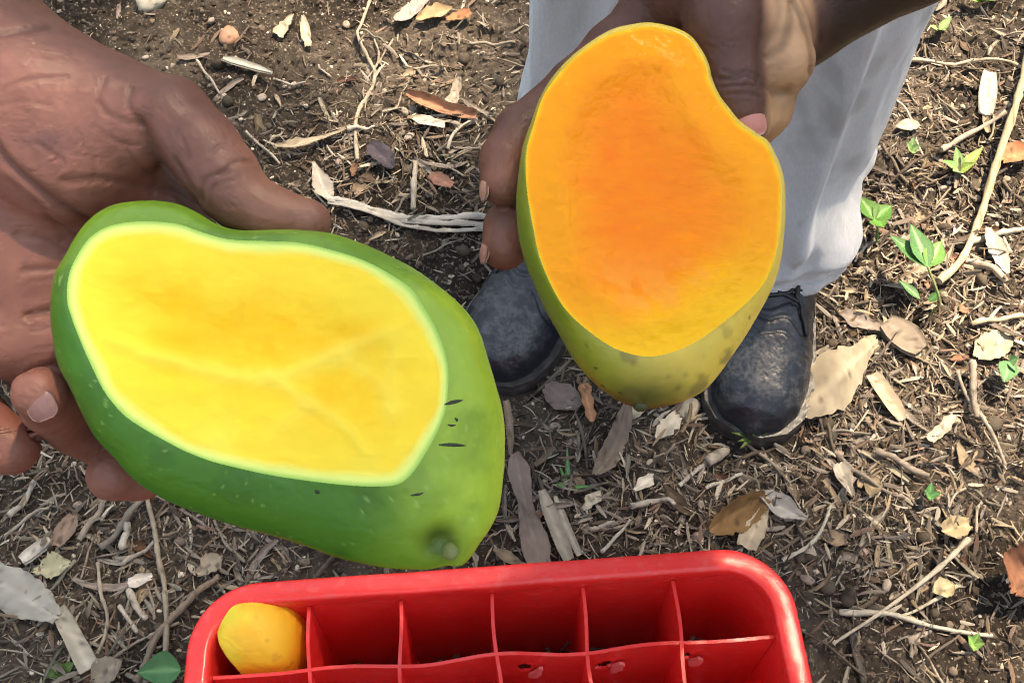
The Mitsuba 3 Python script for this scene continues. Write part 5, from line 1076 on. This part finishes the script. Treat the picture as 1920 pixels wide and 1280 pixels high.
# ---------------------------------------------------------------- what nobody could count: crumbs and fine shreds
def spread(n, power):
    P = np.empty((0, 2))
    while len(P) < n:
        q = np.column_stack([rng.uniform(-0.95, 0.95, 4 * n), rng.uniform(0.05, 1.25, 4 * n)])
        q = q[rng.random(len(q)) < (dens(q[:, 0], q[:, 1]) / 4.0) ** power]
        q = q[boot_mask(q[:, 0], q[:, 1], 0.01) < 0.4]
        P = np.vstack([P, q])
    return P[:n]
def crumbs(n, s0, s1, power, cols):
    q = spread(n, power); N_ = len(q)
    base = np.array(ICO[0].vertices)
    vv = np.repeat(base[None], N_, 0) * rng.uniform(0.6, 1.25, (N_, 12, 1)) * rng.uniform([0.7, 0.5, 0.4], [1.1, 0.9, 0.8], (N_, 1, 3))
    a = rng.uniform(0, 6.28, N_); c, s = np.cos(a)[:, None], np.sin(a)[:, None]
    x, y = vv[..., 0] * c - vv[..., 1] * s, vv[..., 0] * s + vv[..., 1] * c
    sz = (s0 * (s1 / s0) ** (rng.random(N_) ** 1.6))[:, None] / 2
    vv = np.stack([x * sz + q[:, :1], y * sz + q[:, 1:], vv[..., 2] * sz + gh(q[:, 0], q[:, 1])[:, None] + 0.15 * sz], -1)
    f = (ICO[0].faces[None] + (np.arange(N_) * 12)[:, None, None]).reshape(-1, 3)
    cc = np.array(cols)[rng.integers(len(cols), size=N_)] * rng.uniform(0.7, 1.3, (N_, 1))
    return vv.reshape(-1, 3), f, np.repeat(cc, 12, 0)
v, f, c = join([crumbs(26000, 0.0024, 0.012, 0.10, [(0.040, 0.030, 0.023), (0.070, 0.054, 0.040), (0.052, 0.039, 0.029), (0.105, 0.083, 0.063)]), crumbs(5200, 0.0018, 0.009, 0.12, [(0.40, 0.34, 0.27), (0.30, 0.25, 0.195), (0.50, 0.43, 0.34)])])
put('soil_crumbs', v, f, 'mat_litter', c, smooth=False); tag('soil_crumbs', 'fine crumbs of soil and grit', 'soil', kind='stuff')
def shreds(n, power, cols):
    q = spread(n, power); N_ = len(q)
    L = rng.uniform(0.004, 0.026, N_) * rng.uniform(0.4, 1.2, N_); W = L * rng.uniform(0.03, 0.20, N_); W = np.maximum(W, 0.0008)
    s = np.linspace(-0.5, 0.5, 4)
    a = rng.uniform(0, 6.28, N_); p = rng.normal(0, 0.28, N_); roll = rng.normal(0, 0.6, N_); cur = rng.normal(0, 0.12, N_); bend = rng.normal(0, 0.15, N_)
    X = s[None] * L[:, None]; Z = cur[:, None] * L[:, None] * (4 * s[None] ** 2 - 0.5) * 0.5; Yc = bend[:, None] * L[:, None] * s[None] ** 2
    wid = np.array([0.5, 1, 0.9, 0.35])[None] * W[:, None] / 2
    pts = []
    for sg in (-1, 0, 1):
        y, z = Yc + sg * wid * np.cos(roll)[:, None], Z + sg * wid * np.sin(roll)[:, None] + (wid * 0.5 if sg == 0 else 0)
        x = X * np.cos(p)[:, None] - z * np.sin(p)[:, None]; z = X * np.sin(p)[:, None] + z * np.cos(p)[:, None]
        pts.append(np.stack([x * np.cos(a)[:, None] - y * np.sin(a)[:, None] + q[:, :1], x * np.sin(a)[:, None] + y * np.cos(a)[:, None] + q[:, 1:], z + gh(q[:, 0], q[:, 1])[:, None] + 0.0025 + np.abs(np.sin(p) * L * 0.35)[:, None]], -1))
    V = np.stack(pts, 2)                        # piece, along, across
    g = grid_faces(4, 3)
    f = (g[None] + (np.arange(N_) * 12)[:, None, None]).reshape(-1, 3)
    cc = 0.60 * np.array(cols)[rng.integers(len(cols), size=N_)] * rng.uniform(0.5, 1.5, (N_, 1))
    return V.reshape(-1, 3), f, np.repeat(cc, 12, 0)
v, f, c = shreds(17000, 1.25, [GREY, TAN, PALE, BROWN, (0.30, 0.25, 0.2), (0.38, 0.33, 0.27), DARK, (0.22, 0.15, 0.11), (0.20, 0.16, 0.13), (0.46, 0.41, 0.33)])
put('leaf_litter', v, f, 'mat_litter', c, smooth=True); tag('leaf_litter', 'fine shredded leaf and straw litter on the soil', 'litter', kind='stuff')


# ---------------------------------------------------------------- unseen tree added overhead; leaves placed along sun rays to shape the shade
scene['mat_leaf'] = {'type': 'twosided', 'bsdf': {'type': 'principled', 'base_color': {'type': 'rgb', 'value': [0.05, 0.09, 0.025]}, 'roughness': 0.5, 'specular': 0.4}}
tag('added_shade_tree', 'unseen added tree, its crown shaped to shade the ground', 'tree')
r3 = np.random.default_rng(21)
def shade(x, y):
    n1 = meshkit.fbm(np.stack([x * 5, y * 5, x * 0], -1), 3, 17); n2 = meshkit.fbm(np.stack([x * 13, y * 13, x * 0 + 4], -1), 2, 18)
    edge = np.interp(y, [0.15, 0.30, 0.42, 0.60, 0.85, 1.10, 1.5], [0.36, 0.34, 0.42, 0.40, 0.40, 0.47, 0.5])
    lit = sstep(-0.06, 0.09, x - edge + 0.16 * (n1 - 0.5)) * (0.70 + 0.6 * sstep(0.42, 0.58, n2 + 0.25 * (y - 0.5)))
    lit = np.maximum(lit, 0.85 * np.exp(-(((x + 0.20) / 0.26) ** 2 + ((y - 1.08) / 0.20) ** 2)) * (0.4 + 0.6 * sstep(0.35, 0.55, n2 + 0.05)))
    return np.clip(1 - lit, 0, 1)
NL = 9500
q = np.column_stack([r3.uniform(-1.5, 1.7, NL), r3.uniform(-1.2, 2.0, NL)])
q = q[r3.random(NL) < shade(q[:, 0], q[:, 1]) ** 1.6]
q = np.vstack([q, np.column_stack([r3.uniform(-0.9, 0.22, 300), r3.uniform(-0.45, 0.50, 300)])])
Z = r3.uniform(4.2, 5.6, len(q))
C = np.column_stack([q + Z[:, None] * SUN[:2] / SUN[2], Z])
L = r3.uniform(0.09, 0.17, len(q)); W = L * r3.uniform(0.2, 0.28, len(q)); a = r3.uniform(0, 6.28, len(q)); p = r3.normal(-0.35, 0.35, len(q)); ro = r3.normal(0, 0.4, len(q))
ax = np.stack([np.cos(a) * np.cos(p), np.sin(a) * np.cos(p), np.sin(p)], -1); sd = np.stack([-np.sin(a), np.cos(a), 0 * a], -1); up_ = np.cross(ax, sd)
sd2 = sd * np.cos(ro)[:, None] + up_ * np.sin(ro)[:, None]; up2 = np.cross(ax, sd2)
V = []
for s, w in ((-0.5, 0.05), (-0.2, 0.9), (0.1, 1.0), (0.5, 0.03)):
    for t in (-1, 0, 1):
        V.append(C + ax * (s * L)[:, None] + sd2 * (t * w * W / 2)[:, None] + up2 * ((0.12 * abs(t) * w * W) - 0.15 * L * s * s)[:, None])
V = np.stack(V, 1); f = (grid_faces(4, 3)[None] + (np.arange(len(q)) * 12)[:, None, None]).reshape(-1, 3)
put('added_shade_tree__crown', V.reshape(-1, 3), f, 'mat_leaf', None, smooth=True); tag('added_shade_tree__crown', kind='stuff')
scene['mat_bark'] = {'type': 'twosided', 'bsdf': {'type': 'principled', 'base_color': proc(lambda p, n, uv: mikit.mix((0.10, 0.08, 0.06), (0.2, 0.17, 0.14), mikit.fbm(p.x * 30, p.y * 30, p.z * 6, 3))), 'roughness': 0.9}}
v, f = tube(spline([(2.6, 4.6, -0.1), (2.62, 4.55, 1.4), (2.5, 4.4, 2.8), (2.3, 4.0, 4.0)], 40), np.linspace(0.2, 0.13, 40), 18)
put('added_shade_tree__trunk', v, f, 'mat_bark')
for e in ((1.2, 1.6, 4.8), (2.2, 2.2, 5.0), (0.9, 2.4, 4.7), (1.9, 3.0, 5.2), (1.3, 1.0, 4.6)):
    e = np.array(e); s0 = np.array([2.3, 4.0, 3.95])
    v, f = tube(spline([s0, s0 * 0.6 + e * 0.4 + [0, 0, 0.12], s0 * 0.25 + e * 0.75 + [0.05, 0, 0.1], e], 30), np.linspace(0.07, 0.012, 30), 10)
    put(numbered('added_shade_tree__limb'), v, f, 'mat_bark')

# unseen ring of leaves added all round to block low sky light
r4 = np.random.default_rng(5); NO = 9000
an = r4.uniform(0, 2 * np.pi, NO); el = np.radians(r4.uniform(0, 1, NO) ** 1.1 * (36 + 9 * np.sin(an * 5) + 5 * np.sin(an * 11 + 1))); rd = r4.uniform(5.5, 8.5, NO)
C = np.column_stack([rd * np.cos(an), 0.5 + rd * np.sin(an), 0.2 + rd * np.tan(el)])
u1 = r4.normal(size=(NO, 3)); u1 /= np.linalg.norm(u1, axis=1, keepdims=True); u2 = np.cross(u1, r4.normal(size=(NO, 3))); u2 /= np.linalg.norm(u2, axis=1, keepdims=True)
sz = r4.uniform(0.16, 0.34, NO)[:, None]
V = np.stack([C - u1 * sz, C + u2 * sz * 0.4, C + u1 * sz, C - u2 * sz * 0.4], 1).reshape(-1, 3)
f = (np.array([[0, 1, 2], [0, 2, 3]])[None] + (np.arange(NO) * 4)[:, None, None]).reshape(-1, 3)
put('added_foliage_ring', V, f, 'mat_leaf', None, smooth=False); tag('added_foliage_ring', 'unseen ring of green foliage added to block low sky light', 'foliage', kind='stuff')
